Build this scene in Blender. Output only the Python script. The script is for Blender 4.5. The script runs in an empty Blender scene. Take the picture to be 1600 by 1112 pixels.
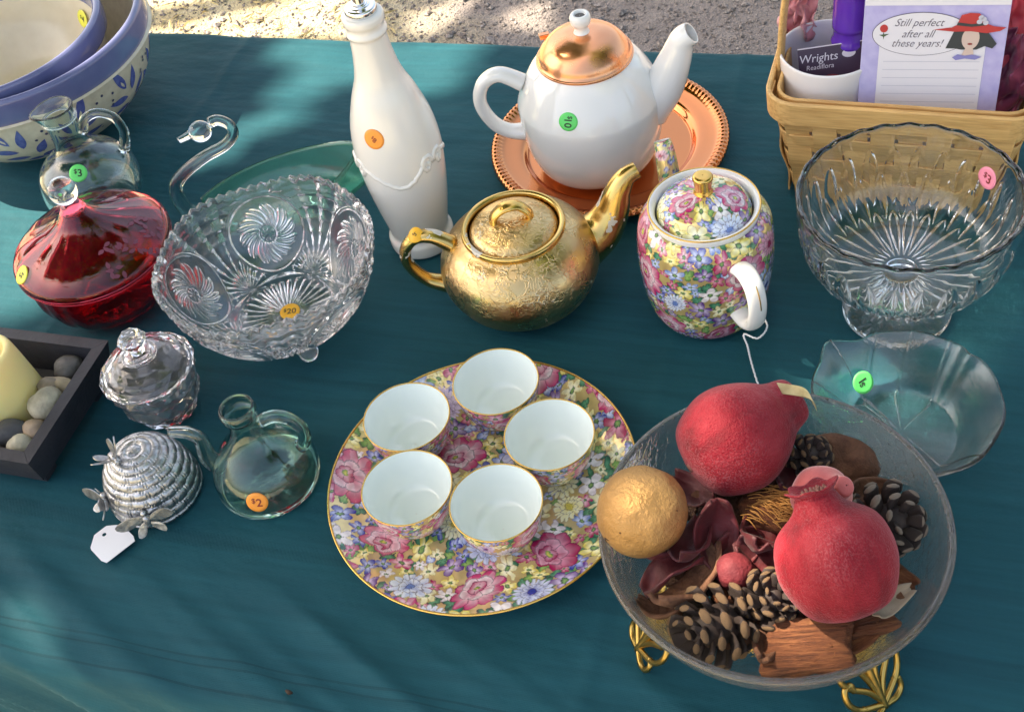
import bpy, bmesh, math, random
import numpy as np
from mathutils import Vector, Matrix, Quaternion, noise as mnoise

# ------------------------------------------------------------------ camera, sky, sun, exposure
SC = bpy.context.scene
C = SC.collection
T = 0.74                                   # height of the cloth on the table top
PITCH, ROLL = math.radians(47.2), math.radians(-12.55)
cam = bpy.data.cameras.new('camera'); cam.sensor_width = 36; cam.lens = 36 * 1900 / 1600
cam.clip_start = 0.02; cam.clip_end = 2000
co = bpy.data.objects.new('camera', cam); C.objects.link(co)
cp, sp = math.cos(PITCH), math.sin(PITCH)
fw = Vector((0, cp, -sp)); rt = Vector((1, 0, 0)); up = Vector((0, sp, cp))
cr, sr = math.cos(ROLL), math.sin(ROLL)
r2 = cr * rt + sr * up; u2 = -sr * rt + cr * up
co.matrix_world = Matrix(((r2.x, u2.x, -fw.x, 0), (r2.y, u2.y, -fw.y, 0), (r2.z, u2.z, -fw.z, T + .73), (0, 0, 0, 1)))
SC.camera = co

SUN_EL = math.radians(56)
SH = Vector((-0.90, 0.436, 0)).normalized()
S = Vector((SH.x * math.cos(SUN_EL), SH.y * math.cos(SUN_EL), math.sin(SUN_EL)))
world = bpy.data.worlds.new('World'); SC.world = world; world.use_nodes = True
wn = world.node_tree.nodes; wl = world.node_tree.links; wn.clear()
sky = wn.new('ShaderNodeTexSky'); sky.sky_type = 'NISHITA'; sky.sun_disc = False
sky.sun_elevation = SUN_EL; sky.sun_rotation = math.atan2(S.x, S.y)
sky.air_density = 1.0; sky.dust_density = 4.0; sky.ozone_density = 1.0
bg = wn.new('ShaderNodeBackground'); bg.inputs[1].default_value = 0.15
wo = wn.new('ShaderNodeOutputWorld'); wl.new(sky.outputs[0], bg.inputs[0]); wl.new(bg.outputs[0], wo.inputs[0])
sl = bpy.data.lights.new('sun', 'SUN'); sl.energy = 5.0; sl.angle = math.radians(0.55); sl.color = (1.0, .94, .84)
so = bpy.data.objects.new('sun', sl); C.objects.link(so); so.rotation_euler = S.to_track_quat('Z', 'Y').to_euler()
so.location = (-6, 3, 10)
vs = SC.view_settings; vs.view_transform = 'Standard'; vs.look = 'None'; vs.gamma = 1; vs.exposure = 1.76
vs.use_white_balance = True; vs.white_balance_temperature = 7700; vs.white_balance_tint = 10   # the phone's setting for open shade
vs.use_curve_mapping = False
SC.display_settings.display_device = 'sRGB'
SC.render.engine = 'CYCLES'
cy = SC.cycles
cy.max_bounces = 18; cy.diffuse_bounces = 4; cy.glossy_bounces = 6; cy.transmission_bounces = 16; cy.transparent_max_bounces = 8
cy.sample_clamp_indirect = 6; cy.blur_glossy = 0.3; cy.use_denoising = True
cy.caustics_reflective = True; cy.caustics_refractive = True

# ------------------------------------------------------------------ helpers
rnd = random.Random(7)
PI = math.pi

def _put(o, parent=None, loc=None, rot=None):
    C.objects.link(o)
    if parent is not None: o.parent = parent
    if loc is not None: o.location = loc
    if rot is not None: o.rotation_euler = rot
    return o

def tag(o, label, cat, group=None, kind=None):
    o['label'] = label
    if cat: o['category'] = cat
    if group: o['group'] = group
    if kind: o['kind'] = kind
    return o

def thing(name, label, cat, loc=(0, 0, T), rz=0, group=None):
    o = bpy.data.objects.new(name, None); o.empty_display_size = .02
    _put(o, None, loc, (0, 0, rz))
    return tag(o, label, cat, group)

def make_mesh(name, V, F, mats, smooth=True, fmat=None):
    me = bpy.data.meshes.new(name)
    V = np.asarray(V, dtype=np.float32).reshape(-1, 3)
    if isinstance(F, np.ndarray):
        n, k = F.shape
        me.vertices.add(len(V)); me.vertices.foreach_set('co', V.ravel())
        me.loops.add(n * k); me.loops.foreach_set('vertex_index', F.astype(np.int32).ravel())
        me.polygons.add(n)
        me.polygons.foreach_set('loop_start', np.arange(0, n * k, k, dtype=np.int32))
        me.polygons.foreach_set('loop_total', np.full(n, k, dtype=np.int32))
        me.update(calc_edges=True)
    else:
        me.from_pydata([tuple(map(float, v)) for v in V], [], [tuple(f) for f in F])
    if not isinstance(mats, (list, tuple)): mats = [mats]
    for m in mats: me.materials.append(m)
    me.polygons.foreach_set('use_smooth', np.full(len(me.polygons), bool(smooth)))
    if fmat is not None: me.polygons.foreach_set('material_index', np.asarray(fmat, dtype=np.int32))
    me.update()
    return me

def part(name, VF, mat, parent=None, smooth=True, loc=None, rot=None, fmat=None, mesh=None):
    me = mesh if mesh is not None else make_mesh(name, VF[0], VF[1], mat, smooth, fmat)
    o = bpy.data.objects.new(name, me)
    return _put(o, parent, loc, rot)

def join(*VFs):
    V = []; F = []; k = 0
    for v, f in VFs:
        v = np.asarray(v, dtype=float).reshape(-1, 3)
        V.append(v); F += [tuple(int(i) + k for i in q) for q in f]; k += len(v)
    return np.concatenate(V), F

def xf(VF, loc=(0, 0, 0), rot=None, scale=None, M=None):
    v = np.asarray(VF[0], dtype=float).reshape(-1, 3)
    if scale is not None: v = v * np.asarray(scale)
    if rot is not None: v = v @ np.array(Matrix.Identity(3) if rot is None else __import__('mathutils').Euler(rot).to_matrix()).T
    if M is not None: v = v @ np.array(M).T
    return v + np.asarray(loc), VF[1]

def spline(pts, n=40, closed=False):
    P = np.asarray(pts, float); N = len(P); out = []
    segs = N if closed else N - 1
    per = max(1, int(round(n / segs)))
    for i in range(segs):
        if closed: p0, p1, p2, p3 = P[i - 1], P[i], P[(i + 1) % N], P[(i + 2) % N]
        else: p0, p1, p2, p3 = P[max(i - 1, 0)], P[i], P[i + 1], P[min(i + 2, N - 1)]
        for k in range(per):
            t = k / per
            out.append(.5 * (2 * p1 + (p2 - p0) * t + (2 * p0 - 5 * p1 + 4 * p2 - p3) * t * t + (3 * p1 - p0 - 3 * p2 + p3) * t ** 3))
    if not closed: out.append(P[-1])
    return np.array(out)

def lathe(prof, seg=96, fn=None):
    """prof (n,2) of r,z from first to last; r=0 ends close to a pole. fn(R,Z,TH) -> R,Z[,X,Y]"""
    P = np.asarray(prof, float); n = len(P)
    th = np.arange(seg) * 2 * PI / seg
    R = np.repeat(P[:, :1], seg, 1); Z = np.repeat(P[:, 1:2], seg, 1); TH = np.repeat(th[None], n, 0)
    if fn is not None: R, Z = fn(R, Z, TH)
    V = np.stack([R * np.cos(TH), R * np.sin(TH), Z], 2).reshape(-1, 3)
    i = np.arange(n - 1)[:, None]; j = np.arange(seg)[None]; j2 = (j + 1) % seg
    F = np.stack([i * seg + j, i * seg + j2, (i + 1) * seg + j2, (i + 1) * seg + j], 2).reshape(-1, 4)
    return V, F

def shell(outer, thick, seg=96, n=60, fn=None, floor=None, lip=4):
    """solid vessel of revolution: outer profile bottom -> rim, wall of given thickness, closed at both poles"""
    o = spline(outer, n)
    d = np.gradient(o, axis=0); L = np.hypot(d[:, 0], d[:, 1]) + 1e-9
    nrm = np.stack([-d[:, 1] / L, d[:, 0] / L], 1)          # inward
    inn = o + nrm * thick
    inn[:, 0] = np.maximum(inn[:, 0], 0)
    if floor is not None: inn = inn[inn[:, 1] > floor]
    c = (o[-1] + inn[-1]) / 2; a0 = math.atan2(*(o[-1] - c)[::-1]); rr = np.linalg.norm(o[-1] - c)
    t = d[-1] / L[-1]
    arc = []
    for k in range(1, lip):
        a = k / lip * PI
        arc.append(c + (o[-1] - c) * math.cos(a) + t * rr * math.sin(a))
    fl = inn[0][1] if floor is None else floor
    prof = [[0, o[0][1]]] + o.tolist() + [list(map(float, x)) for x in arc] + inn[::-1].tolist() + [[0, fl]]
    prof = [q for i, q in enumerate(prof) if i == 0 or abs(q[0] - prof[i - 1][0]) + abs(q[1] - prof[i - 1][1]) > 1e-6]
    return lathe(prof, seg, fn)

def tube(path, rad, seg=14, caps=True, flat=None):
    P = np.asarray(path, float); n = len(P)
    rad = np.full(n, rad) if np.isscalar(rad) else np.asarray(rad, float)
    if len(rad) != n: rad = np.interp(np.linspace(0, 1, n), np.linspace(0, 1, len(rad)), rad)
    Tn = np.gradient(P, axis=0); Tn /= np.linalg.norm(Tn, axis=1)[:, None] + 1e-12
    a = np.array([0, 0, 1.]) if abs(Tn[0][2]) < .9 else np.array([1., 0, 0])
    u = np.cross(Tn[0], a); u /= np.linalg.norm(u); V = []
    ang = np.arange(seg) * 2 * PI / seg
    for i in range(n):
        u = u - Tn[i] * (u @ Tn[i]); u /= np.linalg.norm(u) + 1e-12
        w = np.cross(Tn[i], u)
        fu, fv = (1, 1) if flat is None else flat
        V.append(P[i] + rad[i] * (fu * np.cos(ang)[:, None] * u + fv * np.sin(ang)[:, None] * w))
    V = np.concatenate(V); F = []
    for i in range(n - 1):
        for j in range(seg):
            F.append((i * seg + j, i * seg + (j + 1) % seg, (i + 1) * seg + (j + 1) % seg, (i + 1) * seg + j))
    if caps: F.append(tuple(range(seg))[::-1]); F.append(tuple(range((n - 1) * seg, n * seg)))
    return V, F

def pipe(path, ro, ri, seg=20, open_from=0.0):
    """hollow tube open at its far end (spouts, necks)"""
    Vo, Fo = tube(path, ro, seg, caps=False)
    Vi, Fi = tube(path, ri, seg, caps=False)
    n = len(path); V = np.concatenate([Vo, Vi]); k = len(Vo)
    F = list(Fo) + [tuple(k + i for i in q[::-1]) for q in Fi]
    b = (n - 1) * seg
    for j in range(seg): F.append((b + j, b + (j + 1) % seg, k + b + (j + 1) % seg, k + b + j))
    for j in range(seg): F.append((k + j, k + (j + 1) % seg, (j + 1) % seg, j))
    return V, F

def box(sx, sy, sz, bev=0.0, loc=(0, 0, 0)):
    bm = bmesh.new(); bmesh.ops.create_cube(bm, size=1)
    for v in bm.verts: v.co = Vector((v.co.x * sx, v.co.y * sy, v.co.z * sz)) + Vector(loc)
    if bev > 0: bmesh.ops.bevel(bm, geom=list(bm.edges) + list(bm.verts), offset=bev, segments=2, affect='EDGES', profile=.6)
    V = [v.co[:] for v in bm.verts]; bm.verts.index_update()
    F = [[v.index for v in f.verts] for f in bm.faces]; bm.free()
    return np.array(V), F

def ico(r=1, sub=3, fn=None):
    bm = bmesh.new(); bmesh.ops.create_icosphere(bm, subdivisions=sub, radius=1)
    bm.verts.index_update()
    V = np.array([v.co[:] for v in bm.verts]); F = [[v.index for v in f.verts] for f in bm.faces]; bm.free()
    if fn is not None: V = np.array([fn(Vector(v)) for v in V])
    return V * r, F

def rough_blob(V, amp, scale, seed=0):
    V = np.array(V, float); out = []
    for v in V:
        p = Vector(v) * scale + Vector((seed * 3.1, seed * 1.7, seed))
        out.append(Vector(v) * (1 + amp * mnoise.noise(p) + amp * .5 * mnoise.noise(p * 2.3)))
    return np.array(out)

def text_mesh(body, font_shear=0.0, bold=0.0, small_first=False):
    cu = bpy.data.curves.new('t', 'FONT'); cu.body = body; cu.shear = font_shear; cu.offset = bold
    cu.align_x = 'CENTER'; cu.align_y = 'CENTER'; cu.resolution_u = 3
    cu.fill_mode = 'FRONT'
    if small_first:
        cu.body_format[0].use_small_caps = False
    ob = bpy.data.objects.new('t', cu); C.objects.link(ob)
    dg = bpy.context.evaluated_depsgraph_get(); dg.update()
    me = bpy.data.meshes.new_from_object(ob.evaluated_get(dg))
    V = np.array([v.co[:] for v in me.vertices]); F = [tuple(p.vertices) for p in me.polygons]
    bpy.data.objects.remove(ob); bpy.data.curves.remove(cu); bpy.data.meshes.remove(me)
    if len(V): V[:, :2] -= (V[:, :2].max(0) + V[:, :2].min(0)) / 2
    return V, F

# ------------------------------------------------------------------ materials (all procedural)
class Mat:
    def __init__(s, name):
        s.m = bpy.data.materials.new(name); s.m.use_nodes = True
        s.n = s.m.node_tree.nodes; s.l = s.m.node_tree.links
        s.b = s.n['Principled BSDF']; s.out = s.n['Material Output']
        s._tc = None
    def tc(s, kind='Object'):
        if s._tc is None: s._tc = s.n.new('ShaderNodeTexCoord')
        return s._tc.outputs[kind]
    def set(s, **k):
        names = dict(color='Base Color', rough='Roughness', metal='Metallic', trans='Transmission Weight', ior='IOR', coat='Coat Weight',
                     coatr='Coat Roughness', sheen='Sheen Weight', sheenr='Sheen Roughness', sheenc='Sheen Tint', spec='Specular IOR Level',
                     sss='Subsurface Weight', sssr='Subsurface Radius', ssss='Subsurface Scale', emis='Emission Color', emiss='Emission Strength', alpha='Alpha',
                     aniso='Anisotropic')
        for a, v in k.items():
            i = s.b.inputs[names[a]]
            if hasattr(v, 'is_output'): s.l.new(v, i)
            else:
                if a in ('color', 'sheenc', 'emis') and len(v) == 3: v = (*v, 1)
                i.default_value = v
        return s
    def noise(s, scale, detail=3, rough=.55, vec=None, dist=0):
        n = s.n.new('ShaderNodeTexNoise'); n.inputs['Scale'].default_value = scale; n.inputs['Detail'].default_value = detail
        n.inputs['Roughness'].default_value = rough; n.inputs['Distortion'].default_value = dist
        s.l.new(vec or s.tc(), n.inputs['Vector']); return n.outputs[0]
    def voro(s, scale, feature='F1', vec=None, out='Distance', rand=1.0):
        n = s.n.new('ShaderNodeTexVoronoi'); n.feature = feature; n.inputs['Scale'].default_value = scale
        n.inputs['Randomness'].default_value = rand
        s.l.new(vec or s.tc(), n.inputs['Vector']); return n.outputs[out]
    def wave(s, scale, dist=0, detail=2, direction='X', vec=None, dscale=1):
        n = s.n.new('ShaderNodeTexWave'); n.bands_direction = direction; n.inputs['Scale'].default_value = scale
        n.inputs['Distortion'].default_value = dist; n.inputs['Detail'].default_value = detail; n.inputs['Detail Scale'].default_value = dscale
        s.l.new(vec or s.tc(), n.inputs['Vector']); return n.outputs[1]
    def mapping(s, scale=(1, 1, 1), rot=(0, 0, 0), loc=(0, 0, 0), vec=None):
        n = s.n.new('ShaderNodeMapping'); n.inputs['Scale'].default_value = scale; n.inputs['Rotation'].default_value = rot
        n.inputs['Location'].default_value = loc; s.l.new(vec or s.tc(), n.inputs[0]); return n.outputs[0]
    def ramp(s, fac, stops):
        n = s.n.new('ShaderNodeValToRGB'); e = n.color_ramp.elements
        while len(e) < len(stops): e.new(.5)
        for i, (p, c) in enumerate(stops):
            e[i].position = p; e[i].color = (*c, 1) if len(c) == 3 else c
        s.l.new(fac, n.inputs[0]); return n.outputs[0]
    def mix(s, fac, a, b, mode='MIX'):
        n = s.n.new('ShaderNodeMix'); n.data_type = 'RGBA'; n.blend_type = mode
        for k, v in ((0, fac), (6, a), (7, b)):
            if hasattr(v, 'is_output'): s.l.new(v, n.inputs[k])
            else: n.inputs[k].default_value = v if k == 0 else ((*v, 1) if len(v) == 3 else v)
        return n.outputs[2]
    def math(s, op, a, b=0.0, c=None, clamp=False):
        n = s.n.new('ShaderNodeMath'); n.operation = op; n.use_clamp = clamp
        for k, v in enumerate((a, b) if c is None else (a, b, c)):
            if hasattr(v, 'is_output'): s.l.new(v, n.inputs[k])
            else: n.inputs[k].default_value = v
        return n.outputs[0]
    def sep(s, vec=None):
        n = s.n.new('ShaderNodeSeparateXYZ'); s.l.new(vec or s.tc(), n.inputs[0]); return n.outputs
    def attr(s, name):
        n = s.n.new('ShaderNodeAttribute'); n.attribute_name = name; return n
    def bump(s, h, strength=.3, dist=.001):
        n = s.n.new('ShaderNodeBump'); n.inputs['Strength'].default_value = strength; n.inputs['Distance'].default_value = dist
        s.l.new(h, n.inputs['Height'])
        prev = s.b.inputs['Normal']
        if prev.is_linked: s.l.new(prev.links[0].from_socket, n.inputs['Normal'])
        s.l.new(n.outputs[0], s.b.inputs['Normal']); return s
    def coatbump_off(s): return s

MT = {}
def simple(name, color, rough=.5, metal=0, var=None, bump=None, **k):
    a = Mat(name); c = color
    if var:
        sc, c2, = var[:2]
        c = a.ramp(a.noise(sc, 4), [(.3, color), (.7, c2)])
    a.set(color=c, rough=rough, metal=metal, **k)
    if bump: a.bump(a.noise(bump[0], 4), bump[1], bump[2])
    MT[name] = a.m; return a.m

def glass(name, color, ior=1.5, rough=0.0, bump=None):
    a = Mat(name); a.set(color=color, rough=rough, trans=1.0, ior=ior)
    if bump: bump(a)
    MT[name] = a.m; return a.m

simple('white_porcelain', (.82, .81, .78), .08, coat=.6, coatr=.03, bump=(60, .05, .002))
simple('cream_ceramic', (.74, .66, .50), .22, coat=.4, coatr=.08, var=(30, (.66, .57, .41)), bump=(90, .06, .001))
simple('speckled_cream', (.64, .57, .43), .3, coat=.3, coatr=.1, var=(120, (.53, .46, .34)))
simple('bowl_blue', (.105, .118, .255), .2, coat=.5, coatr=.06, var=(40, (.13, .145, .285)))
simple('sprig_blue', (.06, .075, .27), .25, var=(200, (.12, .15, .38)))
simple('sprig_dark', (.03, .035, .10), .3)
simple('celadon_glaze', (.80, .86, .82), .08, coat=.5, coatr=.03)
simple('gold_trim', (.72, .45, .13), .22, 1.0)
simple('chrome', (.75, .75, .74), .12, 1.0)
simple('brass', (.46, .30, .085), .33, 1.0, bump=(150, .3, .001))
simple('black_wood', (.013, .014, .022), .55, var=(40, (.03, .03, .04)), bump=(180, .5, .001))
simple('wax', (.86, .70, .30), .45, sss=.5, sssr=(1, .6, .25), ssss=.006, bump=(40, .1, .002))
simple('paper_white', (.80, .80, .84), .7)
simple('paper_thin', (.78, .77, .78), .75)
simple('sticker_green', (.10, .72, .16), .45)
simple('sticker_orange', (.95, .33, .05), .45)
simple('sticker_amber', (.93, .47, .03), .45)
simple('sticker_yellow', (.86, .82, .10), .45)
simple('sticker_pink', (.95, .30, .40), .45)
simple('ink_black', (.015, .013, .012), .5)
simple('ink_red', (.25, .03, .02), .5)
simple('string_white', (.72, .72, .72), .8, bump=(600, .6, .0005))

clear_glass = glass('clear_glass', (.965, .985, .975))
glass('crystal', (.985, .985, .99), 1.53); MT['crystal'].node_tree.nodes['Principled BSDF'].inputs['Transmission Weight'].default_value = .975
glass('pale_crystal', (.95, .95, .965), 1.50, .02); MT['pale_crystal'].node_tree.nodes['Principled BSDF'].inputs['Transmission Weight'].default_value = .955
glass('aqua_glass', (.64, .90, .83))
glass('green_tint_glass', (.90, .97, .94))
glass('ruby_glass', (.86, .09, .14))
glass('emerald_glass', (.30, .78, .64)); MT['emerald_glass'].node_tree.nodes['Principled BSDF'].inputs['Transmission Weight'].default_value = .88
def _crackle(a):
    v = a.voro(120, 'DISTANCE_TO_EDGE'); r = a.ramp(v, [(0, (0, 0, 0)), (.05, (1, 1, 1))])
    a.bump(r, .24, .0008); a.bump(a.noise(230, 3), .38, .0009)
glass('crackle_glass', (.93, .95, .94), 1.5, .10, _crackle); MT['crackle_glass'].node_tree.nodes['Principled BSDF'].inputs['Transmission Weight'].default_value = .955
def _leafg(a):
    a.bump(a.noise(420, 3), .38, .0007); a.bump(a.noise(90, 2), .12, .0015)
glass('textured_glass', (.96, .98, .97), 1.5, .015, _leafg); MT['textured_glass'].node_tree.nodes['Principled BSDF'].inputs['Transmission Weight'].default_value = 1.0

a = Mat('copper'); a.set(color=a.ramp(a.noise(26, 4), [(.3, (.80, .33, .16)), (.75, (.88, .43, .23))]), metal=1, rough=a.ramp(a.noise(50, 5), [(.3, (.16,) * 3), (.7, (.30,) * 3)]))
a.bump(a.noise(22, 3), .12, .003); MT['copper'] = a.m
a = Mat('copper_tray'); a.set(color=(.58, .215, .088), metal=1, rough=a.ramp(a.noise(30, 5), [(.3, (.06,) * 3), (.7, (.13,) * 3)]))
a.bump(a.noise(16, 3), .12, .004); MT['copper_tray'] = a.m
a = Mat('pewter'); a.set(color=a.ramp(a.noise(220, 4), [(.35, (.34, .34, .35)), (.7, (.62, .62, .62))]), metal=1, rough=.38)
a.bump(a.noise(350, 3), .5, .0008); MT['pewter'] = a.m
a = Mat('pewter_dark'); a.set(color=(.10, .10, .105), metal=.8, rough=.55); MT['pewter_dark'] = a.m
# crinkled gold lustre with veins of bare grey glaze
a = Mat('gold_lustre')
warp = a.n.new('ShaderNodeVectorMath'); warp.operation = 'ADD'
nz = a.n.new('ShaderNodeTexNoise'); nz.inputs['Scale'].default_value = 70; nz.inputs['Detail'].default_value = 3
a.l.new(a.tc(), nz.inputs['Vector'])
sc_ = a.n.new('ShaderNodeVectorMath'); sc_.operation = 'SCALE'; sc_.inputs['Scale'].default_value = .022
a.l.new(nz.outputs['Color'], sc_.inputs[0]); a.l.new(a.tc(), warp.inputs[0]); a.l.new(sc_.outputs[0], warp.inputs[1])
sq = a.noise(62, 2, .5, vec=warp.outputs[0], dist=.8)
sq2 = a.noise(135, 2, .5, vec=warp.outputs[0], dist=.5)
big = a.noise(26, 3)
amt = a.ramp(big, [(.36, (0,) * 3), (.62, (1,) * 3)])
line1 = a.ramp(a.math('ABSOLUTE', a.math('SUBTRACT', sq, .5)), [(.0, (1,) * 3), (.035, (0,) * 3)])
line2 = a.ramp(a.math('ABSOLUTE', a.math('SUBTRACT', sq2, .5)), [(.0, (1,) * 3), (.06, (0,) * 3)])
squig = a.math('MULTIPLY', a.math('MAXIMUM', line1, a.math('MULTIPLY', line2, .7)), amt)
bare = a.math('MAXIMUM', a.math('GREATER_THAN', a.math('MULTIPLY', squig, a.noise(48, 2)), .38), a.math('GREATER_THAN', a.noise(70, 2), .77))
a.set(color=a.mix(bare, a.ramp(a.noise(18, 3), [(.3, (.60, .40, .17)), (.7, (.74, .53, .27))]), (.66, .56, .38)),
      metal=a.math('SUBTRACT', 1.0, a.math('MULTIPLY', bare, .7)), rough=a.ramp(a.noise(45, 3), [(.35, (.24,) * 3), (.7, (.38,) * 3)]))
a.bump(squig, .40, .0011); a.bump(a.noise(200, 3), .12, .0006)
MT['gold_lustre'] = a.m
a = Mat('gold_worn'); wf = a.math('GREATER_THAN', a.noise(45, 3), .62)
a.set(color=a.mix(wf, (.66, .44, .15), (.62, .57, .48)), metal=a.math('SUBTRACT', 1.0, wf), rough=.22); MT['gold_worn'] = a.m
# painted flowers: colour attribute, alpha carries the gilding
a = Mat('chintz'); at = a.attr('paint')
a.set(color=at.outputs['Color'], metal=at.outputs['Alpha'], rough=.16, coat=.5, coatr=.05); MT['chintz'] = a.m

# wood of the basket
a = Mat('splint_wood'); mp = a.mapping((4, 60, 60))
a.set(color=a.ramp(a.noise(9, 5, vec=mp), [(.25, (.52, .27, .085)), (.55, (.72, .43, .155)), (.8, (.80, .52, .21))]), rough=.5)
a.bump(a.noise(30, 4, vec=mp), .25, .001); MT['splint_wood'] = a.m
# ------------------------------------------------------------------ ground
a = Mat('asphalt_gravel')
gx = a.sep()[0]
dirt = a.math('SMOOTHSTEP', a.math('ADD', gx, a.math('MULTIPLY', a.noise(3.0, 4), .5)), .02, .34) if False else None
edge = a.math('ADD', gx, a.math('MULTIPLY', a.noise(2.6, 4), .6))
dirtmask = a.ramp(edge, [(.18, (1, 1, 1)), (.42, (0, 0, 0))])
grit = a.voro(260, 'F1', out='Color')
tone = a.noise(900, 2)
asph = a.mix(.35, a.ramp(a.noise(14, 6, .65), [(.3, (.21, .18, .17)), (.7, (.34, .30, .28))]), a.ramp(tone, [(.3, (.07, .06, .055)), (.7, (.33, .29, .27))]))
dry = a.ramp(a.noise(9, 6, .7), [(.25, (.28, .22, .12)), (.5, (.50, .43, .27)), (.75, (.62, .57, .43))])
a.set(color=a.mix(dirtmask, asph, dry), rough=.9, spec=.3)
a.bump(a.noise(120, 6, .7), .8, .01); a.bump(a.voro(170, 'F1'), .6, .006); MT['asphalt_gravel'] = a.m
gv = np.array([(-400, -400, 0), (400, -400, 0), (400, 400, 0), (-400, 400, 0)], float)
g = part('ground', (gv, [(0, 1, 2, 3)]), MT['asphalt_gravel'], smooth=False); g['kind'] = 'structure'
g['label'] = 'grey gravelly asphalt behind the table, strawy dirt in sun at left'

# loose stones, as many as nobody counts
def scatter_mesh(n, region, size, seed, flat=.6, lift=.3):
    rg = np.random.default_rng(seed)
    base = np.array([(1, 0, 0), (0, 1, 0), (-1, 0, 0), (0, -1, 0), (0, 0, 1), (0, 0, -1)], float)
    fc = np.array([(0, 1, 4), (1, 2, 4), (2, 3, 4), (3, 0, 4), (1, 0, 5), (2, 1, 5), (3, 2, 5), (0, 3, 5)])
    P = np.stack([rg.uniform(region[0], region[1], n), rg.uniform(region[2], region[3], n)], 1)
    s = size * np.exp(rg.normal(0, .45, n)); an = rg.uniform(0, 2 * PI, n)
    V = np.repeat(base[None], n, 0) * (1 + .35 * rg.normal(size=(n, 6, 1)))
    V = V * s[:, None, None] * np.array([1, .8, flat])
    c, d = np.cos(an)[:, None], np.sin(an)[:, None]
    X = V[:, :, 0] * c - V[:, :, 1] * d + P[:, :1]; Y = V[:, :, 0] * d + V[:, :, 1] * c + P[:, 1:]
    Z = V[:, :, 2] + (s * lift)[:, None]
    V = np.stack([X, Y, Z], 2).reshape(-1, 3)
    F = (fc[None] + (np.arange(n) * 6)[:, None, None]).reshape(-1, 3)
    return V, F
a = Mat('grit'); oi = a.voro(90, 'F1', out='Color')
a.set(color=a.ramp(a.noise(150, 2), [(.25, (.07, .06, .055)), (.5, (.20, .17, .16)), (.75, (.42, .38, .35))]), rough=.85); MT['grit'] = a.m
o = part('loose_gravel', scatter_mesh(22000, (-1.1, 1.2, 1.7, 3.1), .0030, 3), MT['grit'], smooth=False)
tag(o, 'loose grit and small stones strewn over the asphalt', None, kind='stuff')
a = Mat('straw'); a.set(color=a.ramp(a.noise(20, 2), [(.3, (.28, .20, .08)), (.7, (.55, .45, .22))]), rough=.8); MT['straw'] = a.m
def litter(n, regs, seed):
    rg = np.random.default_rng(seed); V = []; F = []
    for k in range(n):
        r = regs[k % len(regs)]
        x, y = rg.uniform(r[0], r[1]), rg.uniform(r[2], r[3]); L = rg.uniform(.008, .030); w = rg.uniform(.0008, .004); an = rg.uniform(0, PI)
        d = np.array([math.cos(an), math.sin(an), 0]); q = np.array([-d[1], d[0], 0]); z = rg.uniform(.003, .012)
        c = np.array([x, y, z]); h = np.array([0, 0, rg.uniform(-.002, .006)]); up3 = np.array([0, 0, .0012])
        b = len(V)
        V += [c - d * L, c + q * w + h, c + d * L, c - q * w + h, c + up3 * 2]
        F += [(b, b + 4, b + 1), (b + 1, b + 4, b + 2), (b + 2, b + 4, b + 3), (b + 3, b + 4, b)]
    return np.array(V), F
o = part('leaf_litter', litter(1500, [(-1.15, -.1, 1.9, 3.1), (-1.15, -.1, 1.9, 3.1), (-1.3, -.5, .3, 1.3)], 5), MT['straw'], smooth=False)
tag(o, 'dry straw and fallen leaves scattered on the ground', None, kind='stuff')

# ------------------------------------------------------------------ table and cloth
TA = math.radians(-25)
tb = thing('folding_table', 'folding table hidden under the teal cloth', 'table', (0, 0, 0), TA)
TS0, TS1, TT0, TT1 = -1.02, .81, .292, 1.038
part('table_top', box(TS1 - TS0 - .01, TT1 - TT0 - .01, .03, .004, ((TS0 + TS1) / 2, (TT0 + TT1) / 2, T - .022)), simple('table_plastic', (.55, .53, .50), .5), tb, smooth=False)
for sx in (TS0 + .2, TS1 - .2):
    for ty in (TT0 + .08, TT1 - .08):
        part('leg', tube([(sx, ty, 0), (sx, ty, T - .037)], .014), simple('grey_steel', (.25, .25, .26), .4, .8), tb)

def vnoise(x, y, seed):
    x = np.asarray(x, float); y = np.asarray(y, float)
    xi = np.floor(x).astype(int); yi = np.floor(y).astype(int); fx = x - xi; fy = y - yi
    fx = fx * fx * (3 - 2 * fx); fy = fy * fy * (3 - 2 * fy)
    def h(i, j):
        n = (i * 374761393 + j * 668265263 + seed * 1274126177) & 0x7fffffff
        n = ((n ^ (n >> 13)) * 1274126177) & 0x7fffffff
        return ((n ^ (n >> 16)) & 0xffff) / 65535.
    return (h(xi, yi) * (1 - fx) + h(xi + 1, yi) * fx) * (1 - fy) + (h(xi, yi + 1) * (1 - fx) + h(xi + 1, yi + 1) * fx) * fy - .5
def sstep(a, b, x):
    t = np.clip((x - a) / (b - a), 0, 1); return t * t * (3 - 2 * t)

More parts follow.
